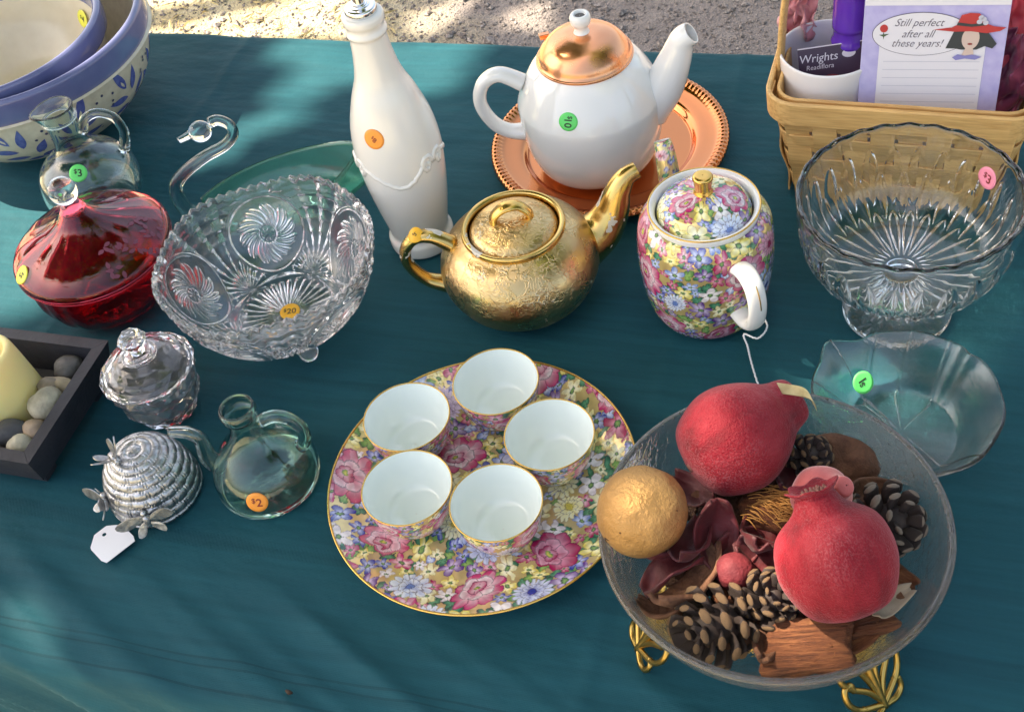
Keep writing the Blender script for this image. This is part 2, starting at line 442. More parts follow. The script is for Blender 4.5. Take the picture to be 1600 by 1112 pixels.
a = Mat('teal_cloth'); sx_, sy_, sz_ = a.sep()[0:3]
warpm = a.mapping((1, 1, 1))
thr1 = a.math('SINE', a.math('MULTIPLY', sx_, 2 * PI / .0011)); thr2 = a.math('SINE', a.math('MULTIPLY', sy_, 2 * PI / .00117))
weave = a.math('ADD', a.math('MULTIPLY', thr1, .5), a.math('MULTIPLY', thr2, .5))
wob = a.math('MULTIPLY', a.noise(5, 2), .012)
def band(center, half):
    return a.math('LESS_THAN', a.math('ABSOLUTE', a.math('SUBTRACT', a.math('ADD', sy_, wob), center)), half)
bands = a.math('MAXIMUM', band(.408, .0065), a.math('MAXIMUM', band(.570, .004), band(.885, .005)))
seams = a.math('MAXIMUM', a.math('MAXIMUM', band(.318, .0009), band(.312, .0008)), band(.296, .0010))
rib = a.math('SINE', a.math('MULTIPLY', a.math('ADD', sx_, a.math('MULTIPLY', sy_, .8)), 2 * PI / .0032))
streak = a.noise(9, 5, .6, vec=a.mapping((1, 14, 1)))
base = a.ramp(streak, [(.3, (.0038, .056, .075)), (.7, (.0062, .076, .098))])
base = a.mix(a.math('MULTIPLY', bands, a.math('ADD', .14, a.math('MULTIPLY', rib, .02))), base, (.002, .020, .030))
base = a.mix(a.math('MULTIPLY', seams, .30), base, (.001, .014, .020))
a.set(color=base, rough=.7, sheen=.10, sheenr=.4, sheenc=(.35, .8, .9), spec=.18)
a.bump(weave, .16, .0003); a.bump(a.noise(28, 4, .6), .34, .004); a.bump(a.math('MULTIPLY', seams, -1.0), .6, .0015); a.bump(a.noise(9, 3, .5, vec=a.mapping((1, 2.6, 1), (0, 0, .5))), .35, .012); a.bump(a.noise(330, 3), .3, .0006); a.bump(a.math('MULTIPLY', bands, rib), .07, .0003)
MT['teal_cloth'] = a.m

def cloth():
    s = np.arange(TS0 - .16, TS1 + .16, .0042); q = np.arange(TT0 - .165, TT1 + .185, .0042)
    Sg, Q = np.meshgrid(s, q, indexing='ij')
    rad = .012
    def wrap(x, lo, hi):
        pos = np.clip(x, lo, hi); over = np.maximum(lo - x, 0) + np.maximum(x - hi, 0)
        ang = np.minimum(over / rad, PI / 2)
        out = rad * np.sin(ang); drop = rad * (1 - np.cos(ang)) + np.maximum(over - rad * PI / 2, 0)
        return pos + np.where(x < lo, -out, out), drop, over
    X, d1, o1 = wrap(Sg, TS0, TS1); Y, d2, o2 = wrap(Q, TT0, TT1)
    h = .0015 * vnoise(Sg * 9 + 3, Q * 12, 1) * 2 + .0009 * vnoise(Sg * 23, Q * 19 + 5, 2) * 2
    rs = .0026 * np.abs(vnoise(Sg * 5 + Q * 6, Q * 3.5 - Sg * 2, 9)) * -2          # soft creases
    h += rs
    # tension folds that run obliquely over the near left edge
    m = sstep(.39, .33, Q) * sstep(-.98, -.80, Sg) * (1 - .75 * sstep(-.35, .1, Sg))
    ph = (Sg * .456 + Q * .89) + .012 * vnoise(Sg * 6, Q * 6, 4) * 2
    w = 1.5 * (1 - np.abs(np.sin(ph * PI / .052 + .4))) ** 1.6 + .7 * (1 - np.abs(np.sin(ph * PI / .033 + 1.3))) ** 2 - .6
    h += m * .0042 * w * (1 + 1.2 * vnoise(Sg * 6, Q * 6, 6))
    m2 = sstep(.70, .98, Q) * sstep(-.30, -.6, Sg)
    ph2 = Sg * .6 + Q * .8
    h += m2 * .0010 * np.sin(ph2 * 2 * PI / .085 + 3 * vnoise(Sg * 5, Q * 5, 12))
    # faint packing folds
    for cs in (-.72, -.16, .40): h += .0012 * np.exp(-((Sg - cs) / .006) ** 2)
    drop = d1 + d2
    # hanging part ripples
    hang = sstep(.0, .05, o2)
    rip = np.sin(Sg * 2 * PI / .17 + 2.2 * vnoise(Sg * 4, Q * 1.5, 8)) * .5 + .5 * vnoise(Sg * 11 + Q * 6, Q * 5, 3)
    outw = hang * (.006 + .012 * np.clip(o2 / .15, 0, 1) * (rip + .8))
    Y = Y + np.where(Q < TT0, -outw, np.where(Q > TT1, outw, 0))
    obl = m * .0050 * w
    Y = Y - np.where(Q < TT0, obl * hang, 0)
    Z = -drop + h * (1 - np.clip(drop / .02, 0, 1)) - .0004
    V = np.stack([X, Y, Z], 2).reshape(-1, 3)
    n, k = X.shape
    i = np.arange(n - 1)[:, None]; j = np.arange(k - 1)[None]
    F = np.stack([i * k + j, (i + 1) * k + j, (i + 1) * k + j + 1, i * k + j + 1], 2).reshape(-1, 4)
    return V, F
o = part('tablecloth', cloth(), MT['teal_cloth'], loc=(0, 0, T), rot=(0, 0, TA))
tag(o, 'dark teal cloth covering the whole table', 'tablecloth')

# ------------------------------------------------------------------ the tree whose crown shades the table
PATCHES = [(-.140, 1.185, .034), (-.118, 1.172, .034), (-.092, 1.158, .034), (-.150, 1.125, .016), (-.185, 1.085, .014),
           (-.262, 1.045, .018), (-.473, 1.121, .03), (-.457, 1.05, .035), (-.452, .948, .04), (-.449, .875, .03), (-.40, .95, .025), (-.013, 1.06, .018),
           (-.026, 1.145, .028), (.02, 1.125, .022), (-.407, .519, .022), (-.41, .45, .03), (.256, .545, .020), (.276, .53, .020), (.181, .32, .016), (.383, .62, .02), (.353, .587, .016),
           (.231, .583, .014)]
# places where sun also reaches the things themselves: x, y, height over the cloth, radius
SPOTS = [(.052, .412, .14, .010), (.115, .45, .15, .012), (.150, .332, .13, .006), (.03, .70, .06, .012), (.10, .87, .15, .014), (.20, .83, .02, .012), (.33, .74, .10, .010)]
def leaf_mesh(n=34000, seed=11, cc=(-1.60, 2.10, 4.05), rad=(2.05, 1.95, 1.0), nc=360):
    rg = np.random.default_rng(seed); cc = np.array(cc); rad = np.array(rad)
    d = rg.normal(size=(nc, 3)); d /= np.linalg.norm(d, axis=1)[:, None]
    cl = cc + d * (rg.uniform(0, 1, (nc, 1)) ** .42) * rad
    P = cl[rg.integers(0, nc, n)] + rg.normal(size=(n, 3)) * np.array([.21, .21, .14])
    Sv = np.array(S)
    gp = P - Sv * (P[:, 2:3] / Sv[2])
    keep = ~((gp[:, 0] < -.10 + .16 * vnoise(gp[:, 1] * 5, gp[:, 0] * 5, 5) * 2) & (gp[:, 1] > 1.55))
    for (x, y, r) in PATCHES:
        w = P - np.array([x, y, T]); dd = np.linalg.norm(w - (w @ Sv)[:, None] * Sv, axis=1); keep &= dd > (r + .042 if r >= .034 else r * .8 + .038)
    for (x, y, z, r) in SPOTS:
        w = P - np.array([x, y, T + z]); dd = np.linalg.norm(w - (w @ Sv)[:, None] * Sv, axis=1); keep &= dd > r + .030
    for (px, py) in ((.0, 2.42), (.08, 2.5), (.20, 2.33), (.14, 2.62), (.3, 2.45), (-.02, 2.62)):
        w = P - np.array([px, py, 0]); dd = np.linalg.norm(w - (w @ Sv)[:, None] * Sv, axis=1); keep &= dd > .075
    P = P[keep]; n = len(P)
    L = rg.uniform(.045, .075, n)[:, None]; W = L * .55
    ax = rg.normal(size=(n, 3)); ax /= np.linalg.norm(ax, axis=1)[:, None]
    nn = rg.normal(size=(n, 3)) * .6 + np.array([0, 0, 1.0]) + Sv * .6; nn /= np.linalg.norm(nn, axis=1)[:, None]
    ax -= nn * np.sum(ax * nn, 1)[:, None]; ax /= np.linalg.norm(ax, axis=1)[:, None]
    bx = np.cross(nn, ax)
    V = np.stack([P - ax * L, P + bx * W - nn * L * .15, P + ax * L, P - bx * W - nn * L * .15], 1).reshape(-1, 3)
    b = np.arange(n)[:, None] * 4
    F = np.concatenate([b + np.array([0, 1, 2]), b + np.array([0, 2, 3])])
    return V, F, cl
a = Mat('tree_leaf'); lc = a.ramp(a.noise(6, 2), [(.3, (.035, .075, .012)), (.7, (.085, .13, .022))])
a.set(color=lc, rough=.5)
tr = a.n.new('ShaderNodeBsdfTranslucent'); a.l.new(a.mix(.7, lc, (.22, .32, .05)), tr.inputs[0])
mx = a.n.new('ShaderNodeMixShader'); mx.inputs[0].default_value = .45
a.l.new(a.b.outputs[0], mx.inputs[1]); a.l.new(tr.outputs[0], mx.inputs[2]); a.l.new(mx.outputs[0], a.out.inputs[0]); MT['tree_leaf'] = a.m
simple('tree_bark', (.10, .075, .055), .9, var=(12, (.16, .13, .10)), bump=(20, .8, .03))
TB = Vector((-3.3, 3.9, 0))
tr_ = thing('shade_tree', 'broad leafy tree beyond the frame shading the table', 'tree', TB[:])
lv, lf, cl = leaf_mesh()
part('crown', (lv - np.array(TB), lf), MT['tree_leaf'], tr_, smooth=False)
part('trunk', tube(spline([(0, 0, -.05), (.05, -.05, .9), (.2, -.2, 1.9), (.45, -.45, 2.8)], 14), [.21, .17, .15, .13], 14), MT['tree_bark'], tr_)
for k in range(9):
    e = cl[k * 7] - np.array(TB)
    part('limb', tube(spline([(.3, -.3, 2.3 + .06 * k), (e[0] * .35 + .2, e[1] * .35 - .2, 3.1), (e[0] * .7, e[1] * .7, e[2] * .93), e], 12), [.06, .045, .03, .012], 8), MT['tree_bark'], tr_)
TB2 = Vector((3.4, -1.2, 0))
t2 = thing('added_tree', 'second leafy tree added out of view to cut skylight from the right', 'tree', TB2[:])  # added unseen tree, blocks sky at right and behind camera for contrast
lv, lf, cl = leaf_mesh(15000, 23, (2.4, -.3, 4.0), (2.0, 2.3, 1.3), 200)
part('crown', (lv - np.array(TB2), lf), MT['tree_leaf'], t2, smooth=False)
part('trunk', tube(spline([(0, 0, -.05), (-.05, .05, .9), (-.2, .2, 1.9), (-.45, .45, 2.9)], 14), [.20, .17, .15, .12], 14), MT['tree_bark'], t2)
for k in range(8):
    e = cl[k * 9] - np.array(TB2)
    part('limb', tube(spline([(-.3, .3, 2.4 + .06 * k), (e[0] * .35 - .2, e[1] * .35 + .2, 3.1), (e[0] * .7, e[1] * .7, e[2] * .93), e], 12), [.06, .045, .03, .012], 8), MT['tree_bark'], t2)
# ------------------------------------------------------------------ price stickers and other small print
def frame_from(n, upv=(0, 0, 1)):
    n = Vector(n).normalized(); u = Vector(upv).cross(n)
    if u.length < 1e-4: u = Vector((1, 0, 0))
    u.normalize(); v = n.cross(u); return u, v, n

def on_surf(VF, pos, u, v, n, k1=0, k2=0, lift=.0003, rot=0):
    P = np.asarray(VF[0], float).reshape(-1, 3); c, s_ = math.cos(rot), math.sin(rot)
    A = P[:, 0] * c - P[:, 1] * s_; B = P[:, 0] * s_ + P[:, 1] * c
    h = lift + P[:, 2] - .5 * (k1 * A * A + k2 * B * B)
    out = np.asarray(pos)[None] + A[:, None] * np.array(u) + B[:, None] * np.array(v) + h[:, None] * np.array(n)
    return out, VF[1]

def disc(R, rings=4, seg=28, thick=.0):
    V = [(0, 0, thick)]; F = []
    for i in range(1, rings + 1):
        for j in range(seg):
            t = 2 * PI * j / seg; V.append((R * i / rings * math.cos(t), R * i / rings * math.sin(t), thick))
    for j in range(seg): F.append((0, 1 + j, 1 + (j + 1) % seg))
    for i in range(rings - 1):
        for j in range(seg):
            p = 1 + i * seg; F.append((p + j, p + seg + j, p + seg + (j + 1) % seg, p + (j + 1) % seg))
    b = 1 + (rings - 1) * seg; k = len(V)
    for j in range(seg):
        t = 2 * PI * j / seg; V.append((R * math.cos(t), R * math.sin(t), -.0004))
    for j in range(seg): F.append((b + j, k + j, k + (j + 1) % seg, b + (j + 1) % seg))
    return np.array(V), F

def sticker(parent, pos, n, upv, R, mat, txt, k1=0, k2=0, rot=0, ink='ink_black', size=1.0, lift=.0005):
    u, v, nn = frame_from(n, upv)
    st = part('price_sticker', on_surf(disc(R), pos, u, v, nn, k1, k2, lift), MT[mat], parent)
    VF = []
    if txt[0] == '$':
        a_ = text_mesh('$', bold=.012); b_ = text_mesh(txt[1:], bold=.014)
        va = a_[0] * .62; vb = b_[0] * 1.0
        wa = va[:, 0].max() - va[:, 0].min(); wb = vb[:, 0].max() - vb[:, 0].min(); tot = wa + wb + .06
        va[:, 0] += -tot / 2 + wa / 2; va[:, 1] += .15; vb[:, 0] += tot / 2 - wb / 2
        VF = join((va, a_[1]), (vb, b_[1]))
        tot_h = tot
    else:
        VF = text_mesh(txt, bold=.014); tot_h = VF[0][:, 0].max() - VF[0][:, 0].min()
    k = min(1.25 * R / tot_h, 1.15 * R) * size
    P = np.array(VF[0]); P = P * np.array([k, k, 0])
    part('price_lettering', on_surf((P, VF[1]), pos, u, v, nn, k1, k2, lift + .00025, rot), MT[ink], st, smooth=False)
    return st

def lathe_at(outer, z, th, n=200):
    o = spline(outer, n); i = int(np.argmin(np.abs(o[:, 1] - z) + (0 if True else 0)))
    i = min(max(i, 1), len(o) - 2); d = o[i + 1] - o[i - 1]; d /= np.linalg.norm(d) + 1e-9
    r = o[i][0]; nr, nz = d[1], -d[0]
    return np.array([r * math.cos(th), r * math.sin(th), o[i][1]]), np.array([nr * math.cos(th), nr * math.sin(th), nz]), r

# ------------------------------------------------------------------ painted chintz flowers
WHITE = np.array((.86, .82, .80)); INK = np.array((.06, .03, .06))
PAL = dict(white=((.88, .87, .84), (.80, .72, .74)), pink=((.86, .74, .76), (.58, .03, .16)), magenta=((.80, .40, .50), (.42, .008, .085)), rose=((.84, .60, .64), (.60, .08, .16)), purple=((.72, .62, .78), (.12, .03, .24)), blue=((.66, .72, .86), (.012, .035, .36)),
           sky=((.78, .83, .90), (.16, .27, .62)), yellow=((.90, .88, .62), (.82, .68, .12)), cream=((.86, .84, .70), (.82, .76, .36)), green=((.11, .34, .19), (.015, .13, .07)), lime=((.32, .50, .14), (.07, .24, .06)))
def chintz(X, Y, period, ext, seed, scale=1.0, ground=(.76, .59, .27), gap=1.0, big=1.0):
    rg = np.random.default_rng(seed); n = X.size
    X = X.ravel(); Y = Y.ravel(); X0, Y0 = X, Y
    wv_ = .0016 * scale; X = X0 + wv_ * vnoise(Y0 * 210, X0 * 0 + seed, 3) + wv_ * .6 * vnoise(X0 * 300 + 7, Y0 * 300, 5) * (0 if period else 1); Y = Y0 + wv_ * vnoise(Y0 * 250 + 3, np.round(X0, 9) * 0 + 1, 8) + wv_ * .9 * vnoise(Y0 * 300, X0 * 300, 6) * (0 if period else 1)
    col = np.empty((n, 4)); col[:, :3] = ground; col[:, 3] = .45; GAP = gap
    gn = vnoise(X * 260, Y * 260, seed + 40); col[:, :3] *= (1 + .35 * gn)[:, None]
    fl = []; x0, x1, y0, y1 = ext
    def place(kind, R, tries, gap):
        gap *= GAP
        for _ in range(tries):
            x, y = rg.uniform(x0, x1), rg.uniform(y0, y1); ok = True
            for (k2, xx, yy, rr) in fl:
                if k2 == 'leaf' : continue
                dx = abs(x - xx)
                if period: dx = min(dx, period - dx)
                if dx * dx + (y - yy) ** 2 < (gap * (R + rr)) ** 2: ok = False; break
            if ok: fl.append((kind, x, y, R * rg.uniform(.84, 1.10)))
    area = (x1 - x0) * (y1 - y0)
    nb = int(area / (.018 * scale) ** 2)
    place('peony', .0158 * scale, int(nb * .22 * big), 1.25)
    place('mum', .0112 * scale, int(nb * .8), 1.08)
    place('star', .0088 * scale, int(nb * 4), 1.0)
    place('star', .0064 * scale, int(nb * 9), .86)
    place('star', .0048 * scale, int(nb * 14), .84)
    place('leafy', .0034 * scale, int(nb * 16), .82)
    leaves = [('leaf', rg.uniform(x0, x1), rg.uniform(y0, y1), rg.uniform(.004, .0065) * scale) for _ in range(int(nb * 2.2))]
    FL = dict(ca=1, sa=0, sq=1, p1=0, p2=0, w=0)
    def layer(x, y, R, np_, ph, a, p, cin, cout, sl, outline=.88, gam=1.0, squash=1.0, line=.10):
        for off in ((0,) if not period else (-period, 0, period)):
            dx = X - x - off; dy = Y - y
            m = np.nonzero((np.abs(dx) < R * 1.15) & (np.abs(dy) < R * 1.15))[0]
            if not len(m): continue
            dx = dx[m]; dy = dy[m]
            sq = FL['sq'] * squash; c, s_ = (math.cos(ph), math.sin(ph)) if squash != 1 else (FL['ca'], FL['sa'])
            aa = dx * c + dy * s_; bb = (-dx * s_ + dy * c) / sq; rr = np.hypot(aa, bb); th = np.arctan2(bb, aa) - (ph if squash == 1 else 0)
            cs = np.abs(np.cos(np_ * th / 2))
            sh = R * (a + (1 - a) * cs ** p) * (1 + FL['w'] * (np.cos(th + FL['p1']) + .7 * np.cos(2 * th + FL['p2'])))
            t = rr / sh; ins = t < 1
            if not ins.any(): continue
            q = m[ins]; t = t[ins]; cs = cs[ins]; tt = th[ins]
            k = np.clip(t, 0, 1) ** gam
            k = np.clip(k + .16 * np.sin(np.floor((tt + 4 * PI) * np_ / (2 * PI)) * 2.7 + FL['p1']), 0, 1)
            c3 = (1 - k)[:, None] * np.array(cin) + k[:, None] * np.array(cout)
            dark = (t > outline) | ((cs < line) & (t > .22))
            c3 = np.where(dark[:, None], c3 * .35 + INK * .65, c3)
            if sl: c3 *= (1 + .14 * np.sin(t * 9 + cs * 5))[:, None]
            col[q, :3] = c3; col[q, 3] = 0
    for (k, x, y, R) in leaves:
        c = PAL['green'] if rg.random() < .6 else PAL['lime']
        layer(x, y, R, 2, rg.uniform(0, 6.3), .35, .8, c[0], c[1], True, .86, 1, .55, .0)
    for (k, x, y, R) in sorted(fl, key=lambda f: f[3] * rg.uniform(.7, 1.3)):
        ph = rg.uniform(0, 6.3); oa = rg.uniform(0, 6.3)
        FL.update(ca=math.cos(oa), sa=math.sin(oa), sq=rg.uniform(.62, 1.0), p1=rg.uniform(0, 6.3), p2=rg.uniform(0, 6.3), w=.07)
        if k == 'peony':
            c = PAL[rg.choice(['pink', 'rose', 'pink', 'magenta', 'pink'])]
            ox, oy = R * .22 * math.cos(oa + 1), R * .22 * math.sin(oa + 1)
            layer(x, y, R, int(rg.choice([6, 7, 8, 9])), ph, .74, .6, c[0], c[1], True, .95, 1.15, 1, .07)
            layer(x + ox * .6, y + oy * .6, R * .66, 5, ph + .5, .74, .6, c[1], c[0], True, .93, 1.0, 1, .08)
            layer(x + ox, y + oy, R * .36, 4, ph, .78, .6, c[0], np.array(c[1]) * .85, False, .9)
            layer(x + ox, y + oy, R * .13, 5, ph, .8, .6, PAL['yellow'][1], PAL['lime'][1], False, 2)
        elif k == 'mum':
            c = PAL[rg.choice(['purple', 'magenta', 'blue', 'yellow', 'sky', 'rose', 'purple', 'blue', 'yellow'])]
            n_ = int(rg.choice([11, 13, 16, 19]))
            layer(x, y, R, n_, ph, .58, .5, c[1], c[0], False, .95, .75, 1, .24)
            layer(x, y, R * .60, n_ - 4, ph + .2, .66, .5, c[1], c[0], False, .9, 1.0, 1, .20)
            layer(x, y, R * .24, 8, ph, .85, .5, np.array(c[1]) * .7, c[1], False, .8)
        elif k == 'star':
            c = PAL[rg.choice(['yellow', 'blue', 'pink', 'purple', 'cream', 'magenta', 'sky', 'yellow', 'blue', 'white'])]
            layer(x, y, R, int(rg.choice([5, 5, 6])), ph, .34, .75, c[0], c[1], True, .93, 1.0, 1, .10)
            layer(x, y, R * .24, 6, ph, .8, .6, PAL['lime'][0], PAL['green'][1], False, .8)
        else:
            c = PAL[rg.choice(['green', 'lime', 'green', 'green', 'sky'])]
            layer(x, y, R * 1.3, 3, ph, .45, .6, c[0], c[1], True, .85)
    return col

def set_paint(me, col):
    at = me.color_attributes.new('paint', 'FLOAT_COLOR', 'POINT')
    at.data.foreach_set('color', np.asarray(col, np.float32).ravel())

def painted_lathe(name, prof, seg, parent, seed, scale, Rm, fn=None, ground=(.74, .56, .22), gap=.74, big=3.2):
    P = np.asarray(prof, float)
    arc = np.concatenate([[0], np.cumsum(np.hypot(*np.diff(P, axis=0).T))])
    VF = lathe(P, seg, fn)
    th = np.arange(seg) * 2 * PI / seg
    X = np.repeat((th * Rm)[None], len(P), 0); Y = np.repeat(arc[:, None], seg, 1)
    col = chintz(X, Y, 2 * PI * Rm, (0, 2 * PI * Rm, 0, arc[-1]), seed, scale, ground, gap, big)
    o = part(name, VF, MT['chintz'], parent)
    set_paint(o.data, col); return o

def ring(R, z, r, seg=96):
    t = np.linspace(0, 2 * PI, 13)[:-1]
    prof = [(R + r * math.cos(x), z + r * math.sin(x)) for x in t] + [(R + r, z)]
    return lathe(prof, seg)

def dense(pts, n): 
    o = spline(pts, n * 3); L = np.concatenate([[0], np.cumsum(np.hypot(*np.diff(o, axis=0).T))])
    q = np.linspace(0, L[-1], n); return np.stack([np.interp(q, L, o[:, 0]), np.interp(q, L, o[:, 1])], 1)

# ------------------------------------------------------------------ floral plate and its five cups
PC = (-.0415, .5465)
pl = thing('dinner_plate', 'round floral painted plate with gold edge carrying five cups', 'plate', (*PC, T))
prof = dense([(.0005, .0062), (.03, .0060), (.075, .0062), (.090, .0095), (.103, .0155), (.1145, .0205)], 200)
th = np.arange(880) * 2 * PI / 880
vf = lathe(prof, 880)
o = part('painted_face', vf, MT['chintz'], pl)
set_paint(o.data, chintz(vf[0][:, 0], vf[0][:, 1], 0, (-.116, .116, -.116, .116), 21, 1.32, gap=.76, big=1.7))
part('underside', lathe(dense([(.1145, .0203), (.104, .0125), (.090, .0060), (.072, .0035), (.068, .0), (.064, .0), (.062, .0035), (.0005, .0035)], 40), 128), MT['white_porcelain'], pl)
part('gold_edge', ring(.1146, .0204, .0009, 160), MT['gold_trim'], pl)
CUPS = [(-.0163, .6113, 'white lined floral cup farthest back on the plate'), (-.0866, .5963, 'white lined floral cup at back left on the plate'),
        (.0139, .5503, 'white lined floral cup at right on the plate'), (-.0931, .5313, 'white lined floral cup at front left on the plate'),
        (-.0328, .5017, 'white lined floral cup nearest the front on the plate')]
co_ = [(.0150, .0), (.0170, .0008), (.0172, .004), (.0235, .0085), (.0290, .020), (.0318, .032), (.0330, .0400)]
ci_ = [(.0322, .0400), (.0308, .031), (.0278, .0195), (.0215, .0100), (.012, .0070), (.0005, .0066)]
cup0 = None
for i, (x, y, lab) in enumerate(CUPS):
    c = thing('tea_cup', lab, 'cup', (x, y, T + .0066), i * 1.3, 'five small cups set on the floral plate')
    if cup0 is None:
        cup0 = c
        painted_lathe('outer_wall', dense(co_, 70), 320, c, 33, .85, .029)
        part('lining', lathe(dense(ci_, 40), 96), MT['celadon_glaze'], c)
        part('gold_rim', ring(.0326, .0401, .00055, 96), MT['gold_trim'], c)
        part('foot_base', lathe([(.0150, 0), (.0135, .001), (.0005, .001)], 48), MT['white_porcelain'], c)
    else:
        for ch in list(cup0.children):
            d = ch.copy(); C.objects.link(d); d.parent = c

# ------------------------------------------------------------------ floral teapot
FP = (.1665, .684)
ft = thing('floral_teapot', 'small round teapot painted all over with pink and blue flowers', 'teapot', (*FP, T))
fo = [(.034, 0), (.0400, .002), (.0465, .015), (.0515, .042), (.0530, .068), (.0515, .090), (.0465, .1010), (.0425, .1045)]
painted_lathe('body', dense(fo, 170), 560, ft, 51, 1.2, .050)
part('base', lathe([(.034, 0), (.031, .0015), (.0005, .0015)], 64), MT['white_porcelain'], ft)
part('rim', lathe(dense([(.0422, .1040), (.0428, .1085), (.0418, .1102), (.0395, .1095), (.0372, .1055), (.0368, .096)], 30), 128), MT['white_porcelain'], ft)
part('gold_rim_line', ring(.0422, .1100, .0007, 128), MT['gold_trim'], ft)
lid = painted_lathe('lid', dense([(.0362, .1035), (.0350, .1075), (.0300, .1145), (.0200, .1200), (.0090, .1225), (.0005, .1228)], 90), 400, ft, 64, 1.2, .026)
part('knob', lathe(dense([(.0080, .1215), (.0072, .1240), (.0064, .1265), (.0072, .1330), (.0078, .1355), (.0070, .1375), (.0045, .1382), (.0004, .1382)], 30), 48), MT['gold_trim'], lid)
ha = math.radians(-76)
hd = np.array([math.cos(ha), math.sin(ha), 0])
hp = spline([hd * .049 + [0, 0, .084], hd * .060 + [0, 0, .0880], hd * .072 + [0, 0, .0830], hd * .0780 + [0, 0, .066], hd * .0740 + [0, 0, .046], hd * .0620 + [0, 0, .037], hd * .046 + [0, 0, .037]], 40)
hnd = part('handle', tube(hp, [.0066, .0064, .0062, .0060, .0060, .0060, .0062], 16, flat=(1.25, .8)), MT['white_porcelain'], ft)
gl = hp[6:22] + hd * .0050 + np.array([0, 0, .0015])
part('gold_line', tube(gl, .0005, 6), MT['gold_trim'], hnd)
sa = math.radians(97); sd = np.array([math.cos(sa), math.sin(sa), 0])
spp = spline([sd * .045 + [0, 0, .040], sd * .064 + [0, 0, .050], sd * .074 + [0, 0, .072], sd * .082 + [0, 0, .098], sd * .088 + [0, 0, .108]], 60)
spv, spf = pipe(spp, np.interp(np.linspace(0, 1, len(spp)), [0, .4, 1], [.0165, .0100, .0068]), np.interp(np.linspace(0, 1, len(spp)), [0, .4, 1], [.0145, .0085, .0054]), 40)
o = part('spout', (spv, spf), MT['chintz'], ft)
nseg = len(spp); X_ = np.repeat(np.linspace(0, .085, nseg)[:, None], 40, 1); Y_ = np.repeat((np.arange(40) * .0013)[None], nseg, 0)
cs_ = chintz(X_, Y_, 0, (0, .085, 0, .052), 71, .62)
wi = np.tile(np.array([*WHITE, 0.0]), (nseg * 40, 1)); set_paint(o.data, np.concatenate([cs_, wi]))

# string looped through the handle
hb = np.array([*FP, 0]) + hd * .066 + np.array([0, 0, .038])
st_ = [hb + [.010, .004, .004], hb + [.012, -.006, -.001], hb + [.003, -.012, -.005], hb + [-.006, -.006, -.004], hb + [-.005, -.012, -.012], hb + [-.004, -.018, -.024],
       (.1800, .588, .0018), (.1815, .565, .0014), (.1835, .545, .0014), (.182, .520, .0014)]
sp_ = spline(st_, 160)
tw = []
for k, p_ in enumerate(sp_): tw.append(p_ + .00025 * np.array([math.cos(k * 1.9), math.sin(k * 1.9), .6 * math.sin(k * 1.3)]))
o = part('tag_string', tube(np.array(tw) + [0, 0, T], .00075, 6), MT['string_white'])
tag(o, 'thin white string tied to the floral teapot handle', 'string')

# ------------------------------------------------------------------ white teapot on a copper tray
tc_ = (.133, .908)
ty = thing('copper_tray', 'round copper tray with beaded rim under the white teapot', 'tray', (*tc_, T))
def bead(R, Z, TH):
    k = np.clip((R - .1005) / .004, 0, 1) * np.clip((.1135 - R) / .002, 0, 1)
    return R, Z + k * .0013 * np.abs(np.sin(TH * 63)) ** .6
part('dish', lathe(dense([(.0005, .0040), (.070, .0040), (.0765, .0048), (.0805, .0085), (.0835, .0105), (.094, .0122), (.100, .0135), (.105, .0160), (.109, .0160), (.1120, .0128), (.1112, .0110), (.100, .0105), (.083, .0075), (.077, .0012), (.0005, .001)], 150), 504, bead), MT['copper_tray'], ty)
WP = (.1180, .8930)
wt = thing('white_teapot', 'large white teapot with copper lid standing on the copper tray', 'teapot', (*WP, T + .0042)); wt.scale = (.965, .965, .91)
wo_ = [(.040, 0), (.0450, .0015), (.0560, .012), (.0635, .034), (.0665, .060), (.0672, .080), (.0655, .088), (.0600, .1010), (.0515, .1160), (.0440, .1245), (.0420, .1265)]
part('body', lathe(dense([(.0005, .0015), (.037, .0015)] + wo_ + [(.0400, .1268), (.0390, .1235), (.030, .120)], 120), 128), MT['white_porcelain'], wt)
wl_ = part('lid', lathe(dense([(.0425, .1262), (.0432, .1278), (.0415, .1305), (.0385, .1375), (.0300, .1465), (.0180, .1515), (.0080, .1532), (.0005, .1534)], 60), 128), MT['copper'], wt)
part('rim_band', lathe(dense([(.0430, .1252), (.0440, .1262), (.0440, .1280), (.0428, .1286)], 12), 128), MT['copper'], wl_)
part('knob', lathe(dense([(.0075, .1525), (.0062, .1560), (.0062, .1590), (.0090, .1640), (.0094, .1690), (.0080, .1722), (.0058, .1728), (.0050, .1715), (.0046, .1700), (.0004, .1698)], 40), 48), MT['white_porcelain'], wl_)
part('knob_hole_disc', lathe([(.0046, .1701), (.0040, .1706), (.0004, .1708)], 24), simple('knob_disc_grey', (.12, .11, .10), .4, .6), wl_)  # dark grey disc set in the hole in the knob's top
part('hinge_clip', box(.010, .006, .005, .001, (-.030, .034, .134)), MT['copper'], wl_, smooth=False)
wd = np.array([math.cos(math.radians(168)), math.sin(math.radians(168)), 0])
wh = spline([wd * .060 + [0, 0, .1035], wd * .080 + [0, 0, .1150], wd * .0960 + [0, 0, .1060], wd * .1020 + [0, 0, .0840], wd * .094 + [0, 0, .0600], wd * .080 + [0, 0, .0470], wd * .061 + [0, 0, .0440]], 48)
part('handle', tube(wh, [.0088, .0076, .0072, .0070, .0070, .0074, .0095], 18, flat=(1.15, .9)), MT['white_porcelain'], wt)
wsd = np.array([math.cos(math.radians(-18)), math.sin(math.radians(-18)), 0])
